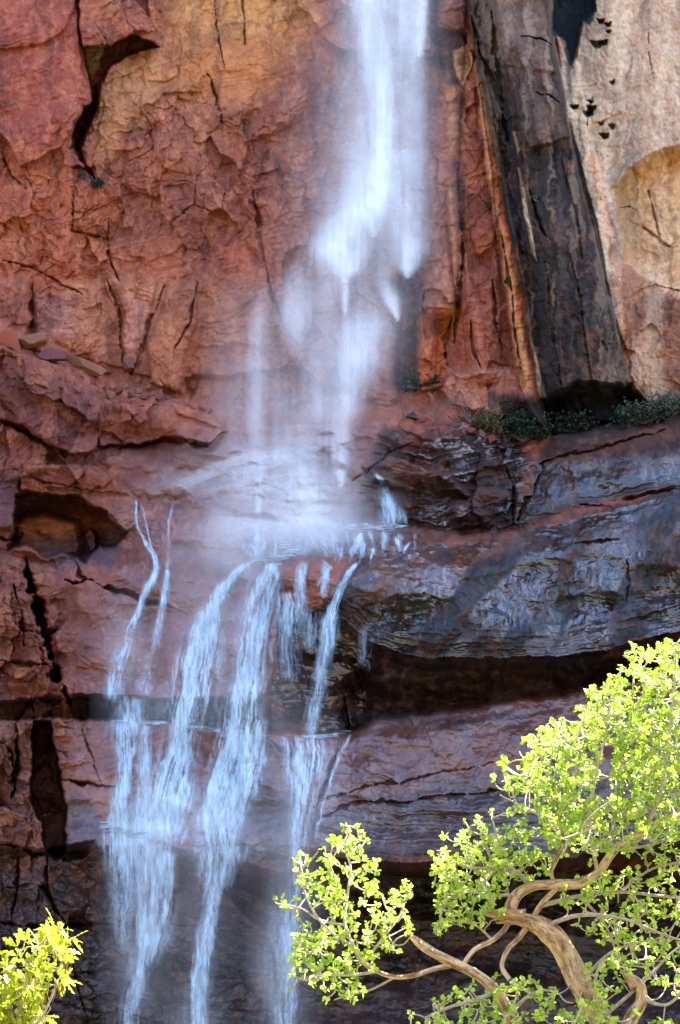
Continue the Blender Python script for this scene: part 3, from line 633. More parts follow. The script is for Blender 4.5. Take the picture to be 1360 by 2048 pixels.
class Veil:
    """a curtain of spray on its own fine sheet; tau is how much of it hides what is behind"""
    def __init__(s, u0, u1, v0, v1, step=3.0):
        s.au = np.arange(u0, u1 + step, step); s.av = np.arange(v0, v1 + step, step)
        s.V, s.U = np.meshgrid(s.av, s.au, indexing='ij'); s.T = np.zeros(s.U.shape, f32)
    def stroke(s, pts, power=1.0, tip=0.0):
        """pts: (u, v, half width, strength) going down"""
        vs = [q[1] for q in pts]
        c = np.interp(s.V, vs, [q[0] for q in pts]); w = np.interp(s.V, vs, [q[2] for q in pts]); a = np.interp(s.V, vs, [q[3] for q in pts])
        k = (s.V >= vs[0]) & (s.V <= vs[-1])
        s.T += np.where(k, a * np.exp(-np.abs((s.U - c) / np.maximum(w, 1)) ** (2 * power)), 0).astype(f32)
    def blob(s, u, v, ru, rv, a):
        s.T += (a * np.exp(-((s.U - u) / ru) ** 2 - ((s.V - v) / rv) ** 2)).astype(f32)
def build_sheet(name, u, v, y, alpha, mat, thr=.02, kind='structure'):
    n, mcol = u.shape; idx = np.arange(n * mcol).reshape(n, mcol)
    Fq = np.stack([idx[:-1, :-1], idx[1:, :-1], idx[1:, 1:], idx[:-1, 1:]], -1).reshape(-1, 4)
    am = alpha.ravel()[Fq].max(1); Fq = Fq[am > thr]
    if len(Fq) == 0: return None
    used, inv = np.unique(Fq.ravel(), return_inverse=True)
    co = at(u, v, y).reshape(-1, 3)[used]
    return co, inv.reshape(-1, 4), alpha.ravel()[used]
def join(parts):
    co = []; fa = []; al = []; k = 0
    for p in parts:
        if p is None: continue
        co.append(p[0]); fa.append(p[1] + k); al.append(p[2]); k += len(p[0])
    return np.concatenate(co), fa, np.concatenate(al)
pl = Veil(320, 980, -420, 1120, 3.0)
S = pl.stroke
# body of the fall and its brighter cores
S([(772,-420,54,.6),(772,0,56,.5),(768,150,50,.42),(755,300,56,.5),(728,420,54,.6),(690,500,44,.5),(670,560,36,.3),(650,620,30,.08)], 1.0)
S([(770,-420,95,.2),(765,0,95,.22),(745,200,105,.24),(735,400,112,.25),(700,560,115,.22),(660,700,115,.16),(620,850,115,.15),(600,960,130,.18),(590,1050,90,.04)])
S([(732,-420,30,.5),(736,0,28,.75),(746,110,22,.8),(756,200,16,.3),(760,260,8,0)])
S([(762,60,16,0),(766,150,16,.7),(770,240,17,1.2),(764,300,16,1.3),(752,380,20,3.2),(742,430,18,2.4),(748,474,5,.4)])
S([(735,300,20,0),(712,420,30,1.2),(690,490,36,2.0),(692,540,22,1.6),(690,566,5,.4)])
S([(668,430,20,0),(655,500,26,.8),(650,560,18,0)])
S([(844,-420,12,.9),(843,0,10,1.1),(841,70,9,.9),(838,112,6,.5)])
S([(812,0,16,.5),(820,120,22,.4),(826,260,24,.35),(828,380,24,.35),(822,440,26,.5),(818,500,26,1.1),(815,535,16,1.1),(815,556,4,.3)])
S([(800,300,30,.35),(790,420,32,.35),(770,520,22,.3),(765,560,14,.3),(782,600,14,.9),(794,632,5,1.0),(795,642,2,.4)])
S([(690,560,8,.5),(690,600,6,.7),(690,628,3,.4)])
S([(600,520,18,0),(590,580,26,.45),(588,640,26,.8),(590,680,20,.4),(596,720,14,0)])
S([(640,560,40,.1),(640,660,36,.2),(625,760,36,.15),(612,860,36,.2),(605,950,30,.35)])
S([(735,620,30,.1),(728,668,32,.75),(716,720,36,.95),(700,770,30,.6),(684,850,22,.45),(681,920,15,.7),(682,958,8,1.0),(682,974,3,.6)])
S([(700,640,40,.1),(690,720,46,.35),(668,820,40,.3),(660,900,26,.15)])
S([(528,560,16,0),(520,640,16,.3),(512,740,18,.45),(512,850,15,.4),(517,930,11,.45),(518,1000,6,.7),(517,1035,4,.6),(515,1066,3,.3)])
S([(480,540,50,0),(476,680,50,.10),(470,800,50,.14),(475,900,40,.12),(480,960,20,0)])
S([(545,640,30,0),(550,760,26,.1),(560,880,24,.1),(570,960,20,.1)])
pl.blob(500, 960, 45, 34, .35); pl.blob(600, 940, 75, 50, .25); pl.blob(540, 905, 120, 26, .16); pl.blob(735, 640, 60, 70, .22); pl.blob(620, 1010, 80, 40, .4); pl.blob(600, 1056, 110, 20, .45)
S([(600,930,26,0),(606,970,34,.8),(610,1005,34,1.1),(616,1035,30,1.3),(625,1046,34,1.2),(630,1056,30,.3)], 1.3)
VN = [vn(pl.U / a + vn(pl.U / 60, pl.V / 200, 600 + i) * .8, pl.V / b, 610 + i) for i, (a, b) in enumerate(((7, 130), (14, 90), (34, 110), (60, 60)))]
parts = []
NL = 5
for k in range(NL):
    nz = .16 * VN[0] * 1 + .30 * fbm(pl.U / 11 + k * 9, pl.V / 95, 620 + k, 3) + .42 * fbm(pl.U / 30 + k, pl.V / 60 + k * 3, 640 + k, 4) + .25 * fbm(pl.U / 70, pl.V / 50, 660 + k, 3)
    tau = pl.T / NL * 1.35 * np.clip(1 + 1.25 * nz, 0.05, 3)
    al = np.clip(1 - np.exp(-tau), 0, .97) * sst(pl.au[0], pl.au[0] + 50, pl.U) * sst(pl.au[-1], pl.au[-1] - 60, pl.U)
    base = np.maximum(psample(pl.U, pl.V) + .25, 3.2 + .5 * sst(500, 1000, pl.V))
    y = WALL - base - (k - (NL - 1) / 2) * .5 * sst(1060, 900, pl.V) - .5 * fbm(pl.U / 60 + 5 * k, pl.V / 90, 680 + k, 3) * sst(1060, 950, pl.V) - .06 * k
    parts.append(build_sheet('p', pl.U, pl.V, y, al, MIST, .003))
co, fa, al = join(parts)
o = mesh_obj('waterfall', co, fa, MIST, attrs={'veil': al}); tag(o, kind='structure')
# ---- surface the lower water runs on: over ledges it lies on the rock, under lips it hangs free
PW_ = P.copy(); i0 = np.searchsorted(AV, 1000)
PW_[i0:] = np.maximum.accumulate(PW_[i0:] - np.linspace(0, 0, len(AV) - i0)[:, None], axis=0)
def cascade(name, paths, seed, nthread=900, sheet=True, cutv=0.02, rag=1.0):
    """paths: lists of (u, v, half width, strength). Threads of running water over a thin broken sheet"""
    allp = [q for p in paths for q in p]
    u0 = min(q[0] - 2.2 * q[2] for q in allp); u1 = max(q[0] + 2.2 * q[2] for q in allp); v0 = min(q[1] for q in allp); v1 = max(q[1] for q in allp)
    st = 1.7; au = np.arange(u0, u1, st); av = np.arange(v0, v1 + st, st * 1.5); Vg, Ug = np.meshgrid(av, au, indexing='ij'); T = np.zeros(Ug.shape, f32)
    wob = 3.0 * vn(Ug / 18, Vg / 50, seed) + 1.6 * vn(Ug / 40, Vg / 11, seed + 61)
    for p in paths:
        vs = [q[1] for q in p]
        c = np.interp(Vg, vs, [q[0] for q in p]); w = np.interp(Vg, vs, [q[2] for q in p]) * (.92 + .3 * vn(Vg / 70, Vg * 0 + p[0][0], seed + 77)); a = np.interp(Vg, vs, [q[3] for q in p])
        x = (Ug + wob - c) / np.maximum(w, .8)
        # texture follows the flow
        st1 = fbm(x * np.maximum(w, 3) / 2.6, Vg / 55, seed + 3, 3); st2 = fbm(x * np.maximum(w, 3) / 8.0, Vg / 120, seed + 9, 3); st3 = vn(Ug / 2.6, Vg / 7, seed + 15)
        edge = np.exp(-np.abs(x * 1.05) ** 1.7) * np.clip(1.15 - .25 * np.abs(x), 0, 1)
        pt = fbm(Ug / 26 + seed, Vg / 55, seed + 21, 3)
        g = 1.9 * a ** 1.2 * edge * np.clip(.92 + 1.5 * st1 + 1.6 * st2 + .35 * st3 + 1.3 * pt, 0, 3.5)
        T += np.where((Vg >= vs[0]) & (Vg <= vs[-1]), g, 0) * np.clip((Vg - vs[0] + 4 * vn(Ug / 5, Vg * 0, seed + 81)) / 9, 0, 1) * np.clip((vs[-1] - Vg + 6 * vn(Ug / 4, Vg * 0, seed + 83)) / 14, 0, 1)
    al = np.clip(1 - np.exp(-T * 1.0), 0, .96).astype(f32)
    parts = []
    pw = psample(Ug, Vg, PW_)
    for k in range(1):
        y = WALL - pw - .14 - .16 * k - .10 * vn(Ug / 9, Vg / 22, seed + 30 + k)
        parts.append(build_sheet('s', Ug, Vg, y, al * np.clip(.85 + .45 * vn(Ug / 3.6, Vg / 20, seed + 40 + k), 0, 1.1), STREAM, cutv + .02))
    # threads and flung drops
    r = np.random.default_rng(seed)
    lens = np.array([(p[-1][1] - p[0][1]) * np.mean([q[2] ** .5 * q[3] for q in p]) for p in paths]); lens = lens / lens.sum()
    co = []; fa = []; alv = []; base = 0
    for p, fr in zip(paths, lens):
        n = int(nthread * 1.1 * fr) + 3; vs = np.array([q[1] for q in p], float)
        s0 = r.uniform(vs[0], vs[-1], n); L = r.gamma(1.7, 11, n) + 3; L = np.minimum(L, vs[-1] - s0 + 6)
        f = np.clip(r.normal(0, .5 * rag, n), -1.5, 1.5); K_ = 6
        tt = np.linspace(0, 1, K_)[None, :]; vv = s0[:, None] + L[:, None] * tt
        cc = np.interp(vv, vs, [q[0] for q in p]); ww = np.interp(vv, vs, [q[2] for q in p]); sa = np.interp(s0, vs, [q[3] for q in p])
        uu = cc + f[:, None] * ww + 1.4 * vn(vv / 9, np.repeat(s0[:, None], K_, 1) * 3.1, seed + 5)
        wd = (r.uniform(.25, .8, n) * np.where(np.abs(f) > 1.1, .7, 1))[:, None] * np.sin(np.clip(tt, .04, .96) * math.pi) ** .6
        pw = psample(uu, vv, PW_); yy = WALL - pw - .34 - r.uniform(0, .35, n)[:, None]
        for j, (du, dy) in enumerate(((-1, 0), (1, 0), (0, -.022))):
            pass
        A = at(uu - wd, vv, yy); B = at(uu + wd, vv, yy); D = at(uu, vv, yy - .03)
        ring = np.stack([A, D, B], 2)                   # n, K, 3, 3
        co.append(ring.reshape(-1, 3)); bi = base + np.arange(n)[:, None, None] * (K_ * 3) + np.arange(K_ - 1)[None, :, None] * 3
        for a_, b_ in ((0, 1), (1, 2)):
            q = np.concatenate([bi + a_, bi + b_, bi + 3 + b_, bi + 3 + a_], 2).reshape(-1, 4); fa.append(q)
        alv.append(np.repeat(np.clip(r.uniform(.05, .32, n) * (.35 + .65 * np.clip(sa, 0, 1)), 0, .95), K_ * 3)); base += n * K_ * 3
    th = (np.concatenate(co), np.concatenate(fa), np.concatenate(alv).astype(f32))
    co, fa, al = join(parts + [th])
    o = mesh_obj(name, co, fa, STREAM, attrs={'veil': al}); tag(o, kind='structure'); return o
cascade('cascade', [
  [(274,994,2,.5),(271,1030,2.2,1.0),(273,1052,2.6,1.1),(290,1082,2.6,1.1),(305,1106,3,1.3),(313,1134,4,1.4),(300,1165,6,1.1),(284,1200,6,.6),(262,1260,11,.5),(240,1330,13,.7),(228,1376,13,.6),(226,1400,12,.35)],
  [(281,1000,1.6,.3),(292,1050,1.4,.5),(303,1095,1.8,.6),(313,1130,2.4,.7)],
  [(334,1138,3,.6),(330,1190,5,.4),(316,1260,8,.25),(300,1330,12,.22),(288,1390,16,.35)],
  [(346,990,2,.2),(337,1050,1.6,.3),(338,1100,2,.3),(334,1136,4,.5)],
  [(262,1390,34,.35),(262,1440,34,.45),(258,1470,28,.4)],
  [(256,1440,22,.8),(252,1520,17,.8),(244,1600,20,.95),(240,1640,26,1.0),(250,1668,34,1.1),(250,1760,22,.4),(245,1860,18,.25),(250,1900,10,.15)],
  [(292,1450,12,.4),(288,1560,16,.35),(290,1640,26,.6),(290,1690,30,.7)]], 700, 1900)
cascade('cascade', [
  [(520,1118,20,.8),(496,1126,14,1.1),(470,1146,9,1.5),(452,1170,10,1.7),(432,1208,13,1.7),(410,1260,20,1.5),(394,1320,22,1.5),(384,1380,26,1.4),(374,1430,27,1.1),(366,1470,24,1.2),(352,1530,25,1.6),(334,1600,28,1.9),(318,1650,33,2.0),(304,1690,40,1.5),(296,1740,30,.8),(292,1820,24,.7),(286,1900,22,.8),(274,1970,15,.9),(262,2020,11,.9),(258,2110,9,.8)],
  [(400,1290,34,.25),(380,1400,38,.16),(364,1480,38,.1),(345,1600,42,.16),(315,1690,60,.5)],
  [(330,1700,14,.8),(324,1780,16,.7),(312,1860,20,.6),(296,1930,18,.4)],
  [(400,1690,50,.35),(395,1712,46,.2)]], 720, 3600)
cascade('cascade', [
  [(546,1122,6,1.0),(538,1150,16,1.2),(522,1200,22,1.4),(508,1270,23,1.6),(498,1340,26,1.7),(488,1400,28,1.6),(480,1460,30,1.3),(462,1530,28,1.7),(442,1590,26,2.1),(428,1640,23,2.1),(432,1680,22,1.8),(438,1710,28,1.2),(430,1760,20,.85),(418,1840,16,.8),(404,1920,14,.9),(394,1990,13,1.0),(388,2110,12,.9)],
  [(520,1440,12,.8),(508,1520,18,.8),(492,1590,14,.8),(470,1640,12,.7),(456,1700,12,.6)],
  [(548,1140,10,.5),(545,1170,8,.5),(540,1210,5,.2)],
  [(455,1690,50,.3),(445,1730,40,.15)]], 740, 3600)
cascade('cascade', [
  [(606,1122,8,.6),(600,1160,9,.8),(604,1200,8,.6)],[(645,1126,6,.5),(650,1150,7,.7),(648,1190,7,.5)],[(640,1118,4,.4),(660,1135,4,.5),(636,1168,5,.4)],
  [(578,1180,16,.5),(584,1210,22,.7),(580,1240,24,.5),(574,1290,22,.22),(580,1360,20,.12)],
  [(620,1220,20,.4),(622,1250,18,.25),(618,1300,14,.12)],
  [(716,1122,3,1.4),(700,1142,5,1.5),(682,1175,7,1.3),(668,1210,8,1.3),(658,1250,9,1.0),(650,1290,12,.55),(642,1340,14,.4),(632,1400,15,.35),(626,1440,10,.3),(618,1472,8,.3)],
  [(730,1250,14,.08),(725,1330,14,.08)]], 760, 1700, rag=1.2)
cascade('cascade', [
  [(612,1470,36,.5),(616,1500,30,1.1),(612,1550,24,1.4),(605,1610,19,1.3),(598,1680,14,1.1),(592,1740,13,.8),(586,1820,17,.5),(580,1900,19,.35),(574,1980,20,.4),(570,2110,20,.4)],
  [(575,1740,24,.15),(566,1900,26,.15),(562,2110,30,.2)],
  [(700,1468,5,.3),(668,1540,3,.4),(646,1610,3,.5),(630,1680,3,.4)]], 780, 1300)
_rv = np.random.default_rng(3); RIV = []
for _ in range(40):
    u_ = _rv.uniform(480, 840); v_ = _rv.uniform(1054, 1092); l_ = _rv.uniform(10, 34); k_ = _rv.normal(0, 6)
    RIV.append([(u_, v_, _rv.uniform(1, 5), .15), (u_ + k_ * .5, v_ + l_ * .5, _rv.uniform(3, 9), .35), (u_ + k_, v_ + l_, _rv.uniform(1, 5), .3)])
cascade('cascade', RIV + [
  [(750,944,3,.9),(762,962,7,1.0),(772,990,9,1.0),(780,1020,14,.9),(786,1048,20,.9)],
  [(724,1066,3,1.3),(716,1084,7,1.0),(706,1104,10,.7)],
  [(766,1060,4,.7),(768,1084,6,.6),(766,1100,5,.4)],[(790,1072,8,.6),(800,1098,5,.7)],[(822,1080,3,.6),(808,1102,4,.6)],
  [(517,1040,4,.5),(514,1080,8,.4),(512,1118,12,.4)],[(552,1080,3,.9),(550,1110,3,.9)],
  [(585,1092,30,.7),(570,1114,30,.5)],[(500,1086,30,.3),(520,1116,40,.3)],[(626,1058,20,.6),(640,1080,20,.4),(660,1108,14,.4)],[(680,1100,10,.4),(676,1120,6,.3)],
  [(600,1050,60,.35),(605,1068,70,.3)]], 800, 900)
# the pool edges: bright lines of foam lying along the two rims
def foam(pts, n, seed, thick=2.2):
    r = np.random.default_rng(seed); q = np.array(pts, float); t = r.uniform(0, 1, n) ** 1.0
    uu = np.interp(t, np.linspace(0, 1, len(q)), q[:, 0]); vv = np.interp(t, np.linspace(0, 1, len(q)), q[:, 1]) + r.normal(0, thick, n) + 3.5 * vn(uu / 22, uu * 0 + seed, seed)
    L = r.uniform(3, 14, n); h = r.uniform(.5, 1.3, n); K_ = 4; tt = np.linspace(-1, 1, K_)[None]
    U_ = uu[:, None] + L[:, None] * tt; V_ = vv[:, None] + .8 * vn(U_ / 7, vv[:, None] + 0 * U_, seed)
    Y_ = WALL - psample(U_, V_) - .2 - r.uniform(0, .1, n)[:, None]; hh = h[:, None] * np.cos(tt * 1.4)
    ring = np.stack([at(U_, V_ - hh, Y_), at(U_, V_, Y_ - .05), at(U_, V_ + hh, Y_)], 2); bi = np.arange(n)[:, None, None] * (K_ * 3) + np.arange(K_ - 1)[None, :, None] * 3
    fa = [np.concatenate([bi + a_, bi + 3 + a_, bi + 3 + b_, bi + b_], 2).reshape(-1, 4) for a_, b_ in ((0, 1), (1, 2))]
    return ring.reshape(-1, 3), np.concatenate(fa), np.repeat(r.uniform(.3, .9, n), K_ * 3).astype(f32)
co, fa, al = join([foam([(590,1048),(660,1052),(740,1054),(810,1052)], 110, 1, 3.6), foam([(560,1090),(600,1098),(560,1116),(500,1122)], 90, 2, 5), foam([(226,1441),(300,1444),(330,1446)], 70, 3, 1.5), foam([(372,1450),(436,1462)], 30, 4, 1.5),
  foam([(208,1652),(260,1664),(330,1690)], 90, 7, 4), foam([(600,1474),(660,1470),(700,1462)], 40, 8, 2), foam([(396,1690),(470,1706)], 60, 9, 4)])
o = mesh_obj('foam', co, fa, STREAM, attrs={'veil': al}); tag(o, kind='structure')
# thin film sliding over the slope below the plume, blown to the left
fl_ = Veil(250, 780, 850, 1130, 2.5); X = (fl_.U - 500); sl = fl_.V - (905 + .0009 * (fl_.U - 620) ** 2)
T = np.exp(-(sl / 16) ** 2) * sst(300, 420, fl_.U) * sst(720, 600, fl_.U) + .6 * np.exp(-((fl_.V - (960 + .10 * (500 - fl_.U))) / 30) ** 2) * sst(260, 420, fl_.U) * sst(700, 560, fl_.U)
T += .8 * np.exp(-((fl_.V - (1065 + .05 * (fl_.U - 560))) / 26) ** 2) * sst(400, 500, fl_.U) * sst(700, 560, fl_.U) + .5 * np.exp(-((fl_.U - (545 - .6 * (fl_.V - 940))) / 60) ** 2) * sst(1120, 1000, fl_.V)
al = np.clip(1 - np.exp(-.38 * T * np.clip(.8 + 1.1 * fbm((fl_.U) / 70 + .6 * vn(fl_.U / 30, fl_.V / 12, 5), (sl) / 9, 820, 4), 0, 3)), 0, .9) * sst(1130, 1100, fl_.V)
co, fa, al = join([build_sheet('f', fl_.U, fl_.V, WALL - psample(fl_.U, fl_.V) - .13, al.astype(f32), MIST, .008)])
o = mesh_obj('water_film', co, fa, MIST, attrs={'veil': al}); tag(o, kind='structure')
# light spray drifting round the foot of the fall and beside the lower streams
sp_ = Veil(160, 840, 880, 2100, 6.0)
for b in ((510,1060,120,50,.35),(620,1060,110,40,.25),(400,1250,60,120,.22),(500,1250,50,140,.2),(640,1000,120,60,.22),(480,1120,90,40,.25),(260,1300,50,80,.15),(360,1420,120,60,.12),(560,1440,60,70,.08),(330,1650,110,80,.22),(450,1660,80,80,.15),(610,1560,60,90,.2),(590,1760,40,120,.22),(560,1950,50,120,.28),(300,1820,70,120,.15),(420,1850,50,120,.12),(270,1960,50,100,.12),(390,2040,60,60,.15)): sp_.blob(*b)
parts = []
for k in range(3):
    al = np.clip(1 - np.exp(-sp_.T / 3 * np.clip(1 + 1.3 * fbm(sp_.U / 50, sp_.V / 120, 840 + k, 4), 0, 3)), 0, .8) * sst(160, 200, sp_.U) * sst(840, 780, sp_.U)
    parts.append(build_sheet('m', sp_.U, sp_.V, WALL - psample(sp_.U, sp_.V, PW_) - .7 - .5 * k, al.astype(f32), MIST, .003))
co, fa, al = join(parts)
o = mesh_obj('spray', co, fa, MIST, attrs={'veil': al}); tag(o, kind='stuff', label='fine drifting spray around the falling water', cat='spray')
# ------------------------------------------------------------------ trees and plants
def leaf_material(name, c1, c2, trans=.45):
    m, nt = newmat(name); L = nt.links.new
    out = N(nt, 'ShaderNodeOutputMaterial'); g = N(nt, 'ShaderNodeNewGeometry')
    at_ = N(nt, 'ShaderNodeAttribute', attribute_name='tone')
    cr = N(nt, 'ShaderNodeMix', data_type='RGBA'); cr.inputs[6].default_value = (*c1, 1); cr.inputs[7].default_value = (*c2, 1); L(at_.outputs['Fac'], cr.inputs[0])
    bs = N(nt, 'ShaderNodeBsdfPrincipled', i_Roughness=.42); bs.inputs['Specular IOR Level'].default_value = .45; L(cr.outputs[2], bs.inputs['Base Color'])
    tl = N(nt, 'ShaderNodeBsdfTranslucent'); L(cr.outputs[2], tl.inputs[0]); mx = N(nt, 'ShaderNodeMixShader'); mx.inputs[0].default_value = trans
    L(bs.outputs[0], mx.inputs[1]); L(tl.outputs[0], mx.inputs[2]); L(mx.outputs[0], out.inputs[0]); return m
def bark_material(name, c1, c2, sc_=18):
    m, nt = newmat(name); L = nt.links.new
    out = N(nt, 'ShaderNodeOutputMaterial'); bs = N(nt, 'ShaderNodeBsdfPrincipled', i_Roughness=.9); L(bs.outputs[0], out.inputs[0])
    at_ = N(nt, 'ShaderNodeAttribute', attribute_name='barkuv'); at_.attribute_type = 'GEOMETRY'
    mp = N(nt, 'ShaderNodeMapping'); mp.inputs['Scale'].default_value = (1, 1, .3); L(at_.outputs['Vector'], mp.inputs[0])
    n = N(nt, 'ShaderNodeTexNoise', i_Scale=sc_, i_Detail=6.0, i_Roughness=.7, i_Distortion=.6); L(mp.outputs[0], n.inputs[0])
    cr = N(nt, 'ShaderNodeValToRGB'); cr.color_ramp.elements[0].position = .40; cr.color_ramp.elements[1].position = .6; cr.color_ramp.elements[0].color = (*c1, 1); cr.color_ramp.elements[1].color = (*c2, 1)
    L(n.outputs[0], cr.inputs[0]); L(cr.outputs[0], bs.inputs['Base Color'])
    b = N(nt, 'ShaderNodeBump', i_Strength=1.0, i_Distance=.02); L(n.outputs[0], b.inputs['Height']); L(b.outputs[0], bs.inputs['Normal']); return m
def tubes(paths, sides=8, lump=0.0, seed=0):
    """paths: list of (n,4) arrays of world x,y,z,radius -> one mesh with a bark coordinate"""
    co = []; fa = []; bu = []; k = 0
    for q in paths:
        p = q[:, :3]; n = len(p); t = np.gradient(p, axis=0); t /= np.linalg.norm(t, axis=1)[:, None] + 1e-9
        ref = np.array([0, -1, .2]); a = np.cross(t, ref); a /= np.linalg.norm(a, axis=1)[:, None] + 1e-9; b = np.cross(t, a)
        th = np.arange(sides) / sides * 2 * math.pi; s = np.concatenate([[0], np.cumsum(np.linalg.norm(np.diff(p, axis=0), axis=1))])
        r = q[:, 3][:, None] * np.ones(sides)
        if lump: r = r * (1 + lump * vn(np.cos(th)[None] * 2 + seed, s[:, None] * 3.5 + np.sin(th)[None] * 2, seed) + .5 * lump * vn(np.cos(th)[None] * 5 + seed, s[:, None] * 9 + np.sin(th)[None] * 5, seed + 1))
        ring = p[:, None] + r[..., None] * (np.cos(th)[None, :, None] * a[:, None] + np.sin(th)[None, :, None] * b[:, None])
        co.append(ring.reshape(-1, 3)); bu.append(np.stack([np.broadcast_to(np.cos(th), r.shape) * q[:, 3:4], np.broadcast_to(np.sin(th), r.shape) * q[:, 3:4], np.broadcast_to(s[:, None], r.shape) + seed], -1).reshape(-1, 3))
        i = np.arange(n - 1)[:, None] * sides + np.arange(sides)[None]; j = np.arange(n - 1)[:, None] * sides + (np.arange(sides)[None] + 1) % sides
        fa.append(np.stack([i, j, j + sides, i + sides], -1).reshape(-1, 4) + k); k += n * sides
        co.append(p[[0, -1]]); bu.append(np.zeros((2, 3)))
        for base, c in ((0, k), (n - 1, k + 1)):
            o_ = k - n * sides + base * sides; w = np.arange(0, sides, 2)
            fa.append(np.stack([np.full(len(w), c), o_ + w, o_ + (w + 1) % sides, o_ + (w + 2) % sides], -1))
        k += 2
    return np.concatenate(co), np.concatenate(fa), np.concatenate(bu)
def smooth_path(q, step=10.0):
    q = np.array(q, float); s = np.concatenate([[0], np.cumsum(np.hypot(*np.diff(q[:, :2], axis=0).T))]); n = max(4, int(s[-1] / step)); t = np.linspace(0, s[-1], n)
    m = np.gradient(q, s, axis=0); i = np.clip(np.searchsorted(s, t) - 1, 0, len(s) - 2); h = (s[i + 1] - s[i]); x = (t - s[i]) / h; x = x[:, None]; h = h[:, None]
    return (2 * x ** 3 - 3 * x ** 2 + 1) * q[i] + (x ** 3 - 2 * x ** 2 + x) * h * m[i] + (-2 * x ** 3 + 3 * x ** 2) * q[i + 1] + (x ** 3 - x ** 2) * h * m[i + 1]
def in_poly(p, pts):
    ins = np.zeros(len(p), bool); n = len(pts)
    for k in range(n):
        a = pts[k]; b = pts[(k + 1) % n]
        if a[1] == b[1]: continue
        c = (a[1] > p[:, 1]) != (b[1] > p[:, 1]); xi = (b[0] - a[0]) * (p[:, 1] - a[1]) / (b[1] - a[1]) + a[0]; ins ^= c & (p[:, 0] < xi)
    return ins
def fill_poly(pts, n, r, depth, c=0.0):
    pts = np.array(pts, float); lo, hi = pts.min(0), pts.max(0); out = []
    while sum(map(len, out)) < n:
        q = r.uniform(lo, hi, (n * 3, 2)); q = q[in_poly(q, pts)]; out.append(q)
    q = np.concatenate(out)[:n]; return np.column_stack([q, c + r.normal(0, depth, len(q))])
class Tree:
    def __init__(s, Y, seed): s.Y = Y; s.px = Y * K / cp; s.r = np.random.default_rng(seed); s.nodes = np.zeros((0, 3)); s.par = []; s.kids = []; s.main = []
    def w(s, q):   # q (n,>=3): u, v, depth(px) -> world
        return at(q[:, 0], q[:, 1], s.Y + q[:, 2] * s.px)
    def limb(s, pts):
        """pts: (u, v, radius px, depth px)"""
        q = smooth_path([(a[0], a[1], a[3], a[2] * (.58 if a[2] > 6.5 else .8)) for a in pts], 9.0)
        s.nodes = np.concatenate([s.nodes, q[:, :3]]); s.par += [-1] * len(q); s.main.append(q)
        return np.column_stack([s.w(q), q[:, 3] * s.px])
    def grow(s, att):
        base = s.nodes; d0 = np.array([np.min(((base - a) ** 2).sum(1)) for a in att]); order = np.argsort(d0)
        NN = np.zeros((len(s.nodes) + 8 * len(att), 3)); n = len(s.nodes); NN[:n] = s.nodes; par = list(s.par); tips = []
        for a in att[order]:
            d = ((NN[:n] - a) ** 2 * np.array([1, 1, .6])).sum(1) + np.where(NN[:n, 1] < a[1], 500, 0); j = int(np.argmin(d)); b = NN[j]
            D = np.linalg.norm(a - b); k = int(np.clip(D / 8, 3, 6)); mid = (a + b) / 2 + s.r.normal(0, .15 * D + 1, 3) + np.array([0, .20 * D, 0]); prev = j
            for t in np.linspace(0, 1, k + 1)[1:]:
                p = (1 - t) ** 2 * b + 2 * t * (1 - t) * mid + t * t * a
                NN[n] = p; par.append(prev); prev = n; n += 1
            tips.append(n - 1)
        s.nodes = NN[:n]; s.par = par; s.tips = tips; nd = np.ones(n)
        for i in range(n - 1, -1, -1):
            if par[i] >= 0: nd[par[i]] += nd[i] * .25
        s.nd = nd
        return tips
    def twigs(s, n0, r0=.85, rmax=6):
        par = np.array(s.par); i = np.where(par >= 0)[0]; A = s.w(s.nodes[par[i]]); B = s.w(s.nodes[i])
        rb = np.minimum(r0 * s.nd[i] ** .38, rmax) * s.px; pr = par[i]; ra = np.where(par[pr] >= 0, np.minimum(r0 * s.nd[pr] ** .38, rmax) * s.px, rb * 1.2)
        t = B - A; t /= np.linalg.norm(t, axis=1)[:, None] + 1e-9; a = np.cross(t, [0.1, -1, .2]); a /= np.linalg.norm(a, axis=1)[:, None] + 1e-9; b = np.cross(t, a)
        co = []; S_ = 4
        for P_, r_ in ((A, ra), (B, rb)):
            for k in range(S_):
                th = k * 2 * math.pi / S_; co.append(P_ + r_[:, None] * (math.cos(th) * a + math.sin(th) * b))
        co = np.stack(co, 1).reshape(-1, 3); bi = np.arange(len(i))[:, None] * (2 * S_)
        fa = np.concatenate([bi + np.array([k, (k + 1) % S_, S_ + (k + 1) % S_, S_ + k]) for k in range(S_)])
        return co, fa
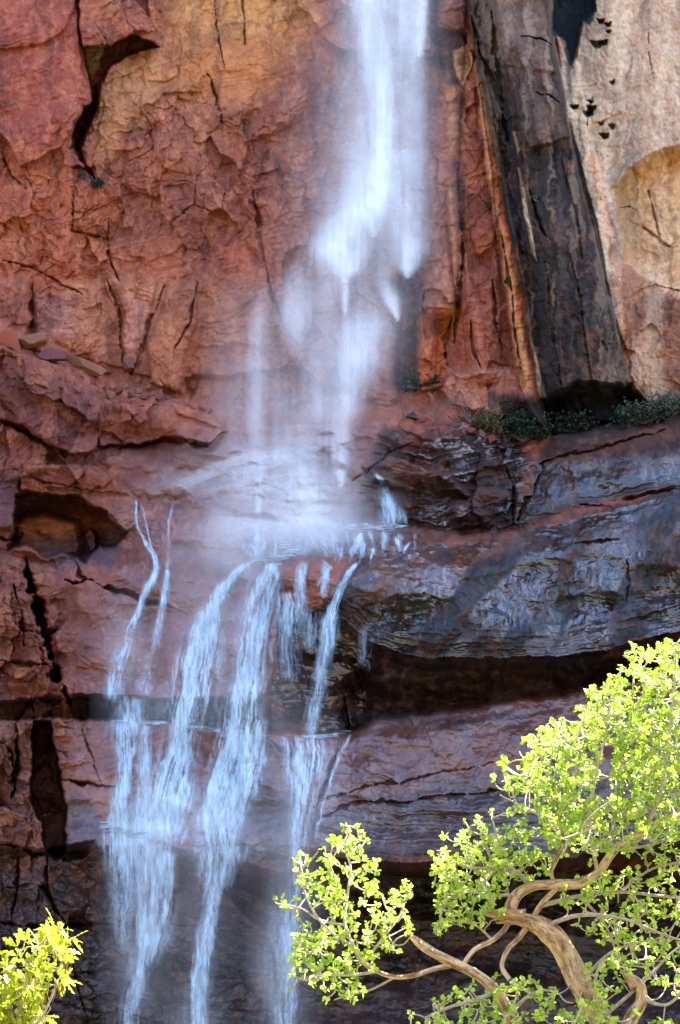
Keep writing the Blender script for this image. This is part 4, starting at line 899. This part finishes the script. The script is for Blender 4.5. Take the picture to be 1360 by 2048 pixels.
def leaves(cen, dirs, size, r, shape, droop=0.0, per=6, spread=1.0, tonek=1.0):
    """a rosette of folded leaves round every twig tip"""
    n = len(cen); L = []
    c = np.repeat(cen, per, 0); d = np.repeat(dirs, per, 0); M = len(c)
    v = d * .5 + r.normal(0, spread, (M, 3)) * .55; v[:, 2] -= droop; v /= np.linalg.norm(v, axis=1)[:, None] + 1e-9
    up = r.normal(0, .55, (M, 3)) + np.array([0, -.35, .8]); nrm = up - v * (up * v).sum(1)[:, None]; nrm /= np.linalg.norm(nrm, axis=1)[:, None] + 1e-9
    sd = np.cross(v, nrm); sz = size * r.uniform(.5, 1.45, M)
    st = c + v * (sz * .35)[:, None] * r.uniform(.2, 1.2, M)[:, None]
    sh = np.array(shape)                             # (k,3): along, across, lift
    co = st[:, None] + sz[:, None, None] * (sh[None, :, 0:1] * v[:, None] + sh[None, :, 1:2] * sd[:, None] + sh[None, :, 2:3] * nrm[:, None])
    tone = np.clip(np.repeat(r.uniform(0, 1, n), per) * .8 + r.uniform(0, 1, M) * .5 - .15, 0, 1)
    return co.reshape(-1, 3), np.repeat(tone, len(sh)).astype(f32), M, len(sh)
ROUND = [(0,0,0),(.22,.34,.10),(.62,.42,.12),(.98,.10,.0),(.98,-.10,.0),(.62,-.42,.12),(.22,-.34,.10),(.5,0,-.04)]
RF = [(0,7,2,1),(7,3,3,2),(7,4,3,3),(0,6,5,7),(7,5,4,4)]
RQ = np.array([(0,1,2,7),(2,3,4,7),(0,7,5,6),(4,5,7,7)])
def leaf_mesh(name, packs, mat, parent, quads, tris):
    co = np.concatenate([p[0] for p in packs]); tone = np.concatenate([p[1] for p in packs]); k = 0; fq = []; ft = []
    for p in packs:
        b = k + np.arange(p[2])[:, None, None] * p[3]
        fq.append((b + np.array(quads)[None]).reshape(-1, 4)); ft.append((b + np.array(tris)[None]).reshape(-1, 3)); k += p[2] * p[3]
    return mesh_obj(name, co, [np.concatenate(fq), np.concatenate(ft)], mat, parent, smooth=False, attrs={'tone': tone})
QR = [(0,1,2,7),(0,7,5,6)]; TR = [(2,3,7),(3,4,7),(4,5,7)]
BARK = bark_material('cottonwood_bark', (.20, .11, .045), (.72, .52, .30)); TWIG = bark_material('twig_bark', (.34, .27, .18), (.60, .52, .40), 60)
WOOD = bark_material('torn_wood', (.34, .18, .07), (.62, .40, .20), 40)
LEAF = leaf_material('young_cottonwood_leaf', (.24, .42, .008), (.60, .78, .09))
T1 = Tree(25.0, 11); root = empty('cottonwood_tree', tuple(at(1300, 3008, 25.0)))
root.location.z = 0
tag(root, 'sunlit cottonwood with fresh yellow-green leaves and a torn leaning trunk, in front of the cliff', 'tree')
inv = None
def child(name, path_list, mat, sides=12, lump=.12, seed=0, label=None):
    co, fa, bu = tubes(path_list, sides, lump, seed); me_at = np.array(root.location); o = mesh_obj(name, co - me_at, fa, mat, root)
    a = o.data.attributes.new('barkuv', 'FLOAT_VECTOR', 'POINT'); a.data.foreach_set('vector', bu.astype(f32).ravel())
    if label: o['label'] = label
    return o
tr = T1.limb([(1310,3010,62,0),(1300,2700,52,0),(1280,2350,46,0),(1240,2120,40,0),(1200,2040,36,0),(1160,1965,33,0),(1128,1900,32,0),(1095,1862,31,0),(1066,1846,26,0),(1040,1838,20,0),(1010,1834,15,0),(985,1830,9,0),(968,1829,3,0)])
child('trunk', [tr], BARK, 20, .22, 1, 'leaning furrowed trunk torn off to a splintered end')
child('torn_stub', [np.column_stack([at(np.array([1050,1020,990,966]), np.array([1834,1830,1826,1824]), 24.88 + np.zeros(4)), np.array([12,10,6,1.2]) * T1.px]), np.column_stack([at(np.array([1040,1010,992]), np.array([1843,1843,1846]), 24.9 + np.zeros(3)), np.array([7,4,1.2]) * T1.px])], WOOD, 9, .35, 5)
limbs = [
 [(1030,1845,22,0),(1022,1815,22,5),(1035,1790,20,5),(1062,1774,17,0),(1110,1769,17,-10),(1160,1766,17,-20),(1196,1746,15,-20),(1216,1718,14,-20),(1232,1698,13,-20),(1290,1664,10,-20),(1350,1626,8,-10),(1420,1580,7,0),(1520,1500,4,20)],
 [(1300,2420,34,-10),(1200,2280,30,-30),(1110,2170,27,-50),(1050,2090,24,-70),(1018,2030,20,-80),(992,1982,18,-85),(952,1948,16,-85),(905,1925,17,-85),(862,1903,15,-85),(836,1884,12,-85),(822,1872,8,-85)],
 [(1020,2030,16,-80),(1048,1992,14,-70),(1020,1960,9,-50),(1004,1935,8,-40),(1012,1905,8,-30),(1040,1872,9,-10),(1056,1852,9,0)][2:],
 [(925,1932,8,-85),(948,1900,8,-70),(985,1880,8,-50),(1008,1860,8,-30),(1020,1842,8,-10)],
 [(905,1930,9,-85),(868,1938,8,-90),(830,1950,8,-95),(790,1954,7,-100),(755,1943,7,-100),(728,1926,6,-100),(708,1895,5,-100)],
 [(1265,2200,30,-20),(1240,2110,26,-40),(1262,2040,23,-50),(1284,1998,20,-55),(1280,1970,17,-55),(1258,1952,13,-55)],
 [(1160,1765,9,-20),(1120,1770,9,-10),(1080,1812,9,-10),(1064,1840,9,0)][1:],
 [(1110,1768,8,-10),(1102,1745,7,0),(1112,1720,6,0),(1126,1690,5,5),(1118,1640,4,10),(1110,1560,3,15)]]
for i, l in enumerate(limbs):
    child('limb', [T1.limb(l)], BARK, 12, .16, 10 + i)
child('torn_stub', [np.column_stack([at(np.array([1270,1256,1240]), np.array([1975,1955,1938]), 24.7 + np.zeros(3)), np.array([9,6,1.5]) * T1.px])], WOOD, 9, .4, 9)
branches = [
 [(708,1895,5,-100),(690,1850,4,-90),(695,1790,3.5,-80),(700,1730,3,-70),(690,1690,2,-70),(702,1662,1.4,-70)],[(708,1895,4,-100),(660,1862,3.5,-120),(625,1820,3,-130),(606,1770,2,-130),(600,1716,1.4,-130)],
 [(690,1850,3,-90),(640,1840,3,-60),(600,1816,2,-50),(560,1808,1.4,-40)],[(755,1943,4,-100),(700,1950,3.5,-120),(650,1950,3,-140),(610,1960,2,-150)],[(728,1926,4,-100),(770,1870,3,-80),(800,1830,2.4,-60),(812,1790,1.5,-60)],[(790,1954,3,-100),(740,1980,2.4,-90),(700,1990,2,-80),(668,2000,1.2,-80)],
 [(1062,1774,7,0),(1030,1742,6,20),(990,1738,5,30),(940,1735,4,40),(900,1722,3,50),(868,1716,2,50)],[(990,1738,4,30),(975,1700,3,20),(962,1665,2,20),(965,1640,1.2,20)],[(1030,1742,4,20),(1000,1690,3,-20),(985,1640,2,-30)],
 [(1110,1560,3,15),(1070,1530,2.6,30),(1035,1520,2,40),(1012,1530,1.5,40)],[(1200,2040,5,-40),(1290,1960,4,-50),(1350,1900,3,-50),(1420,1850,2,-50)],[(1160,1965,5,0),(1230,1900,3,-20),(1300,1880,2,-20)],[(1118,1640,3,10),(1150,1560,3,-30),(1160,1480,2.4,-40),(1176,1420,1.6,-40)],[(1216,1718,6,-20),(1228,1640,5,20),(1240,1540,4,40),(1262,1430,3,50),(1268,1340,2,50)],
 [(1290,1664,6,-20),(1322,1580,5,-60),(1340,1460,4,-80),(1350,1360,3,-80),(1352,1290,1.8,-80)],[(1196,1746,5,-20),(1180,1660,4,-70),(1190,1560,3,-90),(1210,1470,2.4,-90),(1222,1390,1.5,-90)],[(1232,1698,5,-20),(1300,1690,4,30),(1380,1650,3,60),(1450,1560,3,80),(1460,1400,2,80)],
 [(1110,1640,3,0),(1060,1620,3,20),(1020,1600,2,30),(1000,1590,1.4,30)],[(1035,1790,4,5),(985,1790,4,-40),(930,1785,3,-60),(893,1800,2.4,-60),(878,1850,1.8,-60)],
 [(1080,1812,6,-10),(1160,1792,5,40),(1240,1784,4.5,60),(1320,1792,4,70),(1420,1800,3,80)],[(1095,1850,6,0),(1150,1832,5,-60),(1240,1836,4,-80),(1330,1870,3,-90),(1420,1900,3,-90)],[(1160,1792,4,40),(1210,1850,3,60),(1240,1920,2.4,60),(1300,2000,2,60)],[(1240,1784,4,60),(1300,1740,3,20),(1380,1720,3,0)],
 [(992,1982,6,-85),(950,2000,5,-110),(905,2012,4,-120),(850,2036,3,-130)],[(1018,2030,6,-80),(1060,1990,4,-110),(1090,1980,3,-120),(1120,1990,2,-120)],[(1200,2040,6,0),(1190,1980,4,-50),(1200,1930,3,-60),(1240,1905,2,-60)],[(1284,1998,7,-55),(1330,2010,4,-60),(1380,1960,3,-70),(1420,1900,3,-70)],[(1050,2090,8,-70),(1120,2060,6,-90),(1200,2070,5,-100),(1280,2100,4,-110)],[(985,1880,3,-50),(950,1850,2.4,-30),(900,1842,1.6,-20)]]
for i, l in enumerate(branches):
    child('branch', [T1.limb(l)], TWIG, 7, .1, 40 + i)
r1 = np.random.default_rng(5)
att = np.concatenate([
 fill_poly([(1600,1200),(1365,1268),(1330,1288),(1275,1298),(1240,1325),(1215,1372),(1168,1392),(1142,1420),(1108,1462),(1062,1468),(1012,1498),(994,1560),(1012,1608),(1070,1640),(1130,1700),(1220,1700),(1600,1640)], 2900, r1, 90, 0),
 fill_poly([(1000,1660),(960,1632),(900,1680),(866,1700),(880,1745),(960,1790),(1060,1760),(1110,1740),(1100,1660),(1060,1640)], 190, r1, 45, 20),
 fill_poly([(870,1720),(905,1730),(990,1800),(1000,1830),(930,1850),(870,1862),(880,1800)], 110, r1, 30, -40),
 fill_poly([(594,1702),(625,1718),(655,1690),(672,1655),(705,1648),(724,1668),(716,1720),(752,1722),(748,1800),(790,1790),(806,1772),(824,1792),(822,1860),(780,1896),(708,1884),(640,1904),(575,1912),(580,1868),(604,1850),(548,1806),(590,1780)], 300, r1, 45, -90),
 fill_poly([(580,1910),(720,1890),(790,1880),(740,1950),(720,1990),(668,2006),(640,1985),(590,1966)], 90, r1, 30, -110),
 fill_poly([(1110,1780),(1240,1720),(1600,1640),(1600,2100),(1360,2000),(1240,1930),(1180,1880),(1140,1830)], 700, r1, 80, 20),
 fill_poly([(830,2060),(860,2008),(950,1965),(1060,1962),(1110,1985),(1150,2000),(1180,1940),(1230,1895),(1262,1930),(1215,2000),(1230,2040),(1310,2030),(1420,2080),(1400,2260),(850,2260)], 950, r1, 60, -90)])
att[:, :2] += r1.normal(0, 9, (len(att), 2)); att = att[(fbm(att[:, 0] / 38, att[:, 1] / 38, 900, 2) > -.38)]
tips = T1.grow(att)
co, fa = T1.twigs(0, 1.25); loc = np.array(root.location)
o = mesh_obj('twigs', co - loc, fa, TWIG, root); o['kind'] = 'stuff'; a = o.data.attributes.new('barkuv', 'FLOAT_VECTOR', 'POINT'); a.data.foreach_set('vector', (co * .5).astype(f32).ravel())
keep = np.array(tips)[r1.uniform(0, 1, len(tips)) < .9]; tips = list(keep)
tp = T1.nodes[tips]; pp = T1.nodes[[T1.par[t] for t in tips]]; W1 = T1.w(tp); D1 = W1 - T1.w(pp); D1 /= np.linalg.norm(D1, axis=1)[:, None] + 1e-9
lp = leaves(W1 - loc, D1, 8.2 * T1.px, r1, ROUND, per=7, spread=1.15)
leaf_mesh('crown', [lp], LEAF, root, QR, TR)
# ---- the oak at the lower left
T2 = Tree(22.0, 21); root = empty('oak_tree', tuple(at(-60, 3300, 22.0))); root.location.z = 0; loc = np.array(root.location)
tag(root, 'small yellow-green tree with lobed leaves and hanging catkins at the lower left edge', 'tree')
child('trunk', [T2.limb([(-60,3060,40,0),(-66,2700,32,0),(-50,2400,24,0),(-30,2250,18,0)])], BARK, 14, .15, 3)
for i, l in enumerate([[(-30,2250,14,0),(0,2150,10,-10),(30,2060,7,-20),(50,1980,5,-20),(60,1920,4,-20),(90,1880,3,-20),(120,1850,1.5,-20)],[(0,2150,8,-10),(-40,2060,6,20),(-30,2000,4,30),(10,1960,3,30),(40,1900,2,30)],[(30,2060,5,-20),(70,2050,4,-40),(100,2000,3,-50),(115,1960,2,-50)],[(50,1980,3,-20),(90,1950,2.5,0),(125,1935,1.5,0)]]):
    child('branch', [T2.limb(l)], TWIG, 8, .1, 90 + i)
r2_ = np.random.default_rng(8)
att = np.concatenate([fill_poly([(-80,2000),(0,1952),(18,1925),(28,1892),(52,1872),(84,1876),(92,1842),(122,1834),(146,1862),(142,1900),(112,1915),(120,1940),(132,1962),(104,1972),(84,1992),(92,2040),(90,2140),(-120,2200)], 250, r2_, 30, -10)])
tips = T2.grow(att); co, fa = T2.twigs(0, 1.0, 4)
o = mesh_obj('twigs', co - loc, fa, TWIG, root); o['kind'] = 'stuff'; a = o.data.attributes.new('barkuv', 'FLOAT_VECTOR', 'POINT'); a.data.foreach_set('vector', (co * .5).astype(f32).ravel())
W2 = T2.w(T2.nodes[tips]); D2 = W2 - T2.w(T2.nodes[[T2.par[t] for t in tips]]); D2 /= np.linalg.norm(D2, axis=1)[:, None] + 1e-9
LOBED = [(0,0,0),(.25,.22,.03),(.36,.10,.0),(.52,.30,.05),(.66,.12,.0),(.84,.17,.02),(1.05,0,-.05),(.84,-.17,.02),(.66,-.12,.0),(.52,-.30,.05),(.36,-.10,0),(.25,-.22,.03)]
OAK = leaf_material('oak_leaf', (.30, .38, .01), (.60, .64, .05), .4)
lp = leaves(W2 - loc, D2, 20.0 * T2.px, r2_, LOBED, droop=.25, per=7)
leaf_mesh('crown', [lp], OAK, root, [(0,1,2,10),(2,3,4,8),(4,5,6,7),(2,4,8,10)], [(0,10,11),(8,9,10),(4,7,8)])
cat = []
for (u, v) in [(128,1925),(134,1920),(122,1918),(112,1960),(118,1966),(125,1970),(108,1972),(98,1975),(130,1910),(60,2010),(40,1990),(88,1990),(70,1960),(20,2010),(86,2005)] + [tuple(q[:2]) for q in att[::6] + np.array([0, 14, 0])]:
    n = 6; t = np.linspace(0, 1, n); L_ = r2_.uniform(16, 34); q = np.column_stack([at(u + 4 * np.sin(t * 3 + u), v + L_ * t, T2.Y - .25 + 0 * t), np.interp(t, [0, .2, 1], [.5, 1.7, .6]) * T2.px]); q[:, :3] -= loc; cat.append(q)
co, fa, bu = tubes(cat, 5, .3, 2); o = mesh_obj('catkins', co, fa, bark_material('catkin', (.20, .11, .03), (.36, .22, .06), 90), root)
o['kind'] = 'stuff'; a = o.data.attributes.new('barkuv', 'FLOAT_VECTOR', 'POINT'); a.data.foreach_set('vector', bu.astype(f32).ravel())
cur = []
for q in ([(82,2046,1.2,-30),(96,2024,1.2,-30),(102,2012,1.1,-30),(94,2008,1,-30),(84,2022,.9,-30),(78,2034,.7,-30)],[(76,1888,1.6,-20),(70,1872,1.4,-20),(62,1864,1.1,-20),(58,1858,.8,-20)],[(34,1934,1.5,0),(22,1936,1.3,0),(12,1930,.8,0)],[(104,1930,1.2,-10),(116,1938,1,-10),(120,1926,.8,-10)]):
    w_ = T2.limb(q); w_[:, :3] -= loc; cur.append(w_)
for w_ in cur:
    co, fa, bu = tubes([w_], 6, 0, 4); mesh_obj('bare_twig', co, fa, TWIG, root)
# ------------------------------------------------------------------ loose rocks, slabs and plants on the ledge
def rock(name, u, v, w, h, col, label, group=None, rot=0.0, seed=0, depth=None, flat=1.0, out=0.1, cat='rock'):
    """an angular block: a chipped, subdivided hull, w x h photo pixels, sitting on the ledge at (u, v)"""
    r = np.random.default_rng(seed); px = PXM; w *= px; h *= px; d = (depth or .8) * min(w, h * 1.6)
    bm = bmesh.new(); bmesh.ops.create_icosphere(bm, subdivisions=4, radius=1.0)
    co = np.array([q.co[:] for q in bm.verts]); n = co / np.linalg.norm(co, axis=1)[:, None]
    nr = r.normal(0, 1, (9, 3)); nr /= np.linalg.norm(nr, axis=1)[:, None]; dd = r.uniform(.5, .8, 9)
    nr = np.concatenate([nr, [[0, 0, 1], [0, 0, -1], [1, 0, 0], [-1, 0, 0], [0, -1, 0]]]); dd = np.concatenate([dd, [.9, .9, .9, .9, .6]])
    t = np.min(np.where(n @ nr.T > .05, dd / np.maximum(n @ nr.T, .05), 9), axis=1); co = n * t[:, None]
    co += n * (.035 * fbm(co[:, 0] * 4 + seed, co[:, 1] * 4 + co[:, 2] * 3, seed, 4))[:, None]
    for k in range(3): co[:, k] /= np.abs(co[:, k]).max()
    co *= np.array([w / 2, d / 2, h / 2]); a = math.radians(rot); x, z = co[:, 0].copy(), co[:, 2].copy(); co[:, 0] = x * math.cos(a) - z * math.sin(a); co[:, 2] = x * math.sin(a) + z * math.cos(a)
    for q, c in zip(bm.verts, co): q.co = c
    me = bpy.data.meshes.new(name); bm.to_mesh(me); bm.free(); me.polygons.foreach_set('use_smooth', [False] * len(me.polygons))
    me.materials.append(RM[col]); o = bpy.data.objects.new(name, me); C.objects.link(o)
    p = float(psample(np.array([u]), np.array([v]))[0]); q = at(u, v, WALL - p - out - d * .15); o.location = q
    tag(o, label, cat, group); return o
import bmesh
RM = {k: rock_material('loose_rock_' + k, False, tuple(lin(c) * .62), w) for k, c, w in (('red', (140, 76, 60), .1), ('tan', (160, 104, 78), .05), ('mauve', (130, 82, 76), .15), ('dark', (60, 42, 40), .5), ('orange', (160, 82, 54), .1))}
rock('fallen_slab', 176, 736, 100, 24, 'tan', 'long flat tilted slab lying against the foot of the wall above the big left outcrop', rot=-24, seed=3, cat='rock slab', out=.5, depth=1.2)
rock('boulder', 14, 680, 44, 42, 'orange', 'pointed orange boulder at the left edge on top of the outcrop', rot=12, seed=4, cat='boulder', out=.5)
rock('boulder', 62, 684, 66, 40, 'tan', 'angular tan boulder next to the pointed orange one on the left outcrop', rot=-8, seed=5, cat='boulder', out=.5)
rock('boulder', 104, 712, 60, 28, 'mauve', 'low rounded boulder between the tan boulder and the long tilted slab', rot=-10, seed=6, cat='boulder', out=.5)
rock('boulder', 257, 728, 22, 30, 'mauve', 'small upright pale boulder wedged in the wall foot right of the tilted slab', seed=7, cat='boulder', out=.3)
TAL = [(222,790,26,22),(236,776,22,18),(246,800,20,26),(262,784,18,14),(276,778,16,14),(288,790,22,16),(304,784,18,16),(318,792,22,14),(250,768,14,12),(232,808,20,16),(268,800,16,12),(336,794,18,12),(352,800,22,10),(380,810,22,10),(404,812,20,10),(420,818,16,8),(296,772,12,10),(214,772,16,14),(282,806,12,9),(310,802,14,9)]
rr_ = random.Random(4)
for i, (u, v, w, h) in enumerate(TAL):
    rock('talus_rock', u, v + 4, w, h, ('tan', 'red', 'orange', 'mauve')[i % 4], 'broken rock of the small rubble heap at the wall foot, left of the waterfall', 'rubble at the wall foot left of the waterfall', rot=rr_.uniform(-40, 40), seed=20 + i, out=.25)
for i, (u, v, w, h) in enumerate([(826,832,26,16),(846,838,22,12),(880,846,30,14),(910,850,24,12),(940,862,22,16),(962,868,18,14),(1012,880,16,22),(1000,862,14,12),(862,858,18,10),(1018,905,14,20),(1050,900,14,12),(1130,866,20,10),(1215,852,22,10),(984,878,16,18)]):
    rock('ledge_rock', u, v, w, h, ('dark', 'red', 'mauve')[i % 3], 'dark wet rock lying along the ledge right of the waterfall', 'wet rocks along the ledge right of the waterfall', rot=rr_.uniform(-30, 30), seed=60 + i, out=.2)
rock('fallen_slab', 868, 772, 56, 12, 'orange', 'thin reddish slab lying beside the green shrub on the right ledge', rot=12, seed=90, cat='rock slab', out=.4)
def shrub(name, u, v, w, h, c1, c2, label, n=260, leaf=4.5, seed=0, grass=False, cat='shrub', group=None):
    r = np.random.default_rng(seed); p = float(psample(np.array([u]), np.array([v]))[0]); px = PXM; Yc = WALL - p - .25; base = at(u, v, Yc)
    e = empty(name, tuple(base)); tag(e, label, cat, group); st = []; tipsl = []; dirs = []
    for k in range(max(9, n // 12)):
        a = r.uniform(-1.25, 1.25); L_ = h * px * r.uniform(.6, 1.05) * (1 - .25 * abs(a)); t = np.linspace(0, 1, 5)
        x = np.sin(a) * w * px * .5 * t ** .8; z = L_ * t * (1 - (.5 * t if grass else .15 * t)); y = r.uniform(-.5, .5) * w * px * .4 * t
        q = np.column_stack([x, y, z, np.interp(t, [0, 1], [.9, .35]) * px * .8]); st.append(q)
        for j in (2, 3, 4):
            tipsl.append(q[j, :3]); dirs.append([x[-1], 0, z[-1]])
    co, fa, bu = tubes(st, 4); o = mesh_obj('stems', co, fa, TWIGD, e)
    tipsl = np.array(tipsl); k = max(1, n // len(tipsl)); cen = np.repeat(tipsl, k, 0) + r.normal(0, .09 * w * px, (len(tipsl) * k, 3)); dr = np.repeat(np.array(dirs), k, 0); dr /= np.linalg.norm(dr, axis=1)[:, None] + 1e-9
    sh = [(0,0,0),(.3,.10,0),(.6,.12,0),(1.3,.02,-.1),(1.3,-.02,-.1),(.6,-.12,0),(.3,-.10,0),(.5,0,0)] if grass else ROUND
    lp = leaves(cen, dr, leaf * px, r, sh, per=3); leaf_mesh('foliage', [lp], leaf_material(name + '_leaf', c1, c2, .3), e, QR, TR); return e
TWIGD = bark_material('grey_twig', (.05, .04, .03), (.12, .10, .08), 60)
shrub('green_shrub', 838, 778, 66, 34, (.02, .045, .012), (.05, .10, .02), 'low green shrub growing at the wall foot right of the waterfall', 420, 5, 1)
shrub('dark_shrub', 1046, 884, 96, 72, (.008, .02, .010), (.025, .05, .02), 'large dark shrub on the ledge at the foot of the dark buttress', 900, 5, 2)
shrub('dark_shrub', 1140, 866, 90, 34, (.006, .014, .008), (.02, .035, .016), 'low dark shrub in the shadow under the dark buttress', 600, 5, 3)
shrub('dark_shrub', 1288, 848, 100, 40, (.012, .026, .016), (.04, .07, .035), 'dark grey-green shrub on the ledge right of the buttress', 800, 5, 4)
shrub('pale_shrub', 1348, 830, 90, 42, (.05, .07, .04), (.12, .14, .09), 'pale grey-green shrub at the right edge below the tan wall', 700, 5, 5)
shrub('grass_tuft', 955, 852, 80, 26, (.06, .06, .02), (.14, .12, .04), 'dry yellowish grass tuft on the ledge below the bare bushes', 340, 9, 6, True, 'grass')
shrub('moss_tuft', 196, 378, 26, 24, (.02, .022, .012), (.05, .045, .02), 'small dark tuft hanging in the crack of the left wall', 200, 4, 7)
shrub('small_plant', 1017, 570, 12, 16, (.02, .06, .01), (.05, .12, .02), 'tiny green plant on the orange strip beside the buttress', 60, 4, 8, cat='plant')
shrub('small_plant', 1070, 402, 12, 18, (.02, .06, .01), (.05, .12, .02), 'tiny green plant growing from the dark buttress', 50, 4, 9, cat='plant')
shrub('small_plant', 976, 416, 8, 12, (.03, .06, .01), (.06, .12, .02), 'tiny green plant in a crack left of the buttress, near its top', 40, 3.5, 10, cat='plant')
shrub('small_plant', 164, 356, 14, 20, (.05, .08, .02), (.10, .14, .04), 'thin pale green plant in the crack above the dark tuft', 50, 4, 11, cat='plant')
def bare_bush(u, v, h, spread, label, seed, cream=False):
    r = np.random.default_rng(seed); p = float(psample(np.array([u]), np.array([v]))[0]); Yc = WALL - p - .35; px = PXM; e = empty('bare_bush', tuple(at(u, v, Yc))); tag(e, label, 'bush')
    for k in range(4):
        paths = []; a0 = r.uniform(-1, 1) * spread
        def go(x, z, a, L_, rad, dep):
            n = 5; xs = [x]; zs = [z]; aa = a
            for _ in range(n - 1): aa += r.normal(0, .22); xs.append(xs[-1] + math.sin(aa) * L_ / n); zs.append(zs[-1] + math.cos(aa) * L_ / n)
            paths.append(np.column_stack([np.array(xs) * px, r.normal(0, .02, n), np.array(zs) * px, np.linspace(rad, rad * .5, n) * px]))
            if dep:
                for _ in range(2 if dep > 1 else 3): i_ = r.integers(2, n); go(xs[i_], zs[i_], aa + r.choice([-1, 1]) * r.uniform(.3, .8), L_ * .55, rad * .6, dep - 1)
        go(0, 0, a0, h * r.uniform(.6, 1.0), 1.3, 2); co, fa, bu = tubes(paths, 5); mesh_obj('branch', co, fa, TWIG if cream else TWIGD, e)
bare_bush(806, 838, 46, .5, 'leafless spreading bush on the ledge nearest the waterfall', 1)
bare_bush(873, 846, 50, .4, 'small leafless upright bush in the middle of the ledge', 2)
bare_bush(940, 846, 70, .9, 'tall leafless bush with arching twigs left of the large dark shrub', 3)
bare_bush(978, 836, 56, .3, 'leafless dark bush standing just left of the large dark shrub', 4)
# ------------------------------------------------------------------ camera, sun, sky
cam = bpy.data.cameras.new('camera'); co_ = bpy.data.objects.new('camera', cam); C.objects.link(co_)
co_.location = (0, 0, CAMZ); co_.rotation_euler = (math.pi / 2 + PITCH, 0, 0)
cam.sensor_fit = 'VERTICAL'; cam.sensor_height = 36; cam.lens = 18 / math.tan(math.radians(11.55)); cam.clip_end = 3000; cam.clip_start = .5
bpy.context.scene.camera = co_
SD = Vector((0.50, 0.14, 0.85)).normalized()
sun = bpy.data.lights.new('sun', 'SUN'); sun.energy = 5.0; sun.angle = math.radians(.5); sun.color = (1, .95, .86)
so = bpy.data.objects.new('sun', sun); C.objects.link(so); so.rotation_euler = SD.to_track_quat('Z', 'Y').to_euler(); so.location = (60, 20, 120)
W = bpy.data.worlds.new('World'); bpy.context.scene.world = W; W.use_nodes = True; nt = W.node_tree
for n in list(nt.nodes): nt.nodes.remove(n)
sk = nt.nodes.new('ShaderNodeTexSky'); sk.sky_type = 'NISHITA'; sk.sun_disc = False
sk.sun_elevation = math.asin(SD.z); sk.sun_rotation = math.atan2(SD.x, SD.y)
sk.altitude = 1300; sk.air_density = .9; sk.dust_density = 1.6; sk.ozone_density = 1.0
bg = nt.nodes.new('ShaderNodeBackground'); bg.inputs[1].default_value = .10
wo = nt.nodes.new('ShaderNodeOutputWorld'); nt.links.new(sk.outputs[0], bg.inputs[0]); nt.links.new(bg.outputs[0], wo.inputs[0])
sc = bpy.context.scene
sc.view_settings.view_transform = 'Standard'; sc.view_settings.look = 'None'; sc.view_settings.gamma = 1; sc.view_settings.use_curve_mapping = False
sc.view_settings.exposure = EXPO
sc.render.engine = 'CYCLES'
sc.cycles.transparent_max_bounces = 48; sc.cycles.max_bounces = 6; sc.cycles.diffuse_bounces = 2
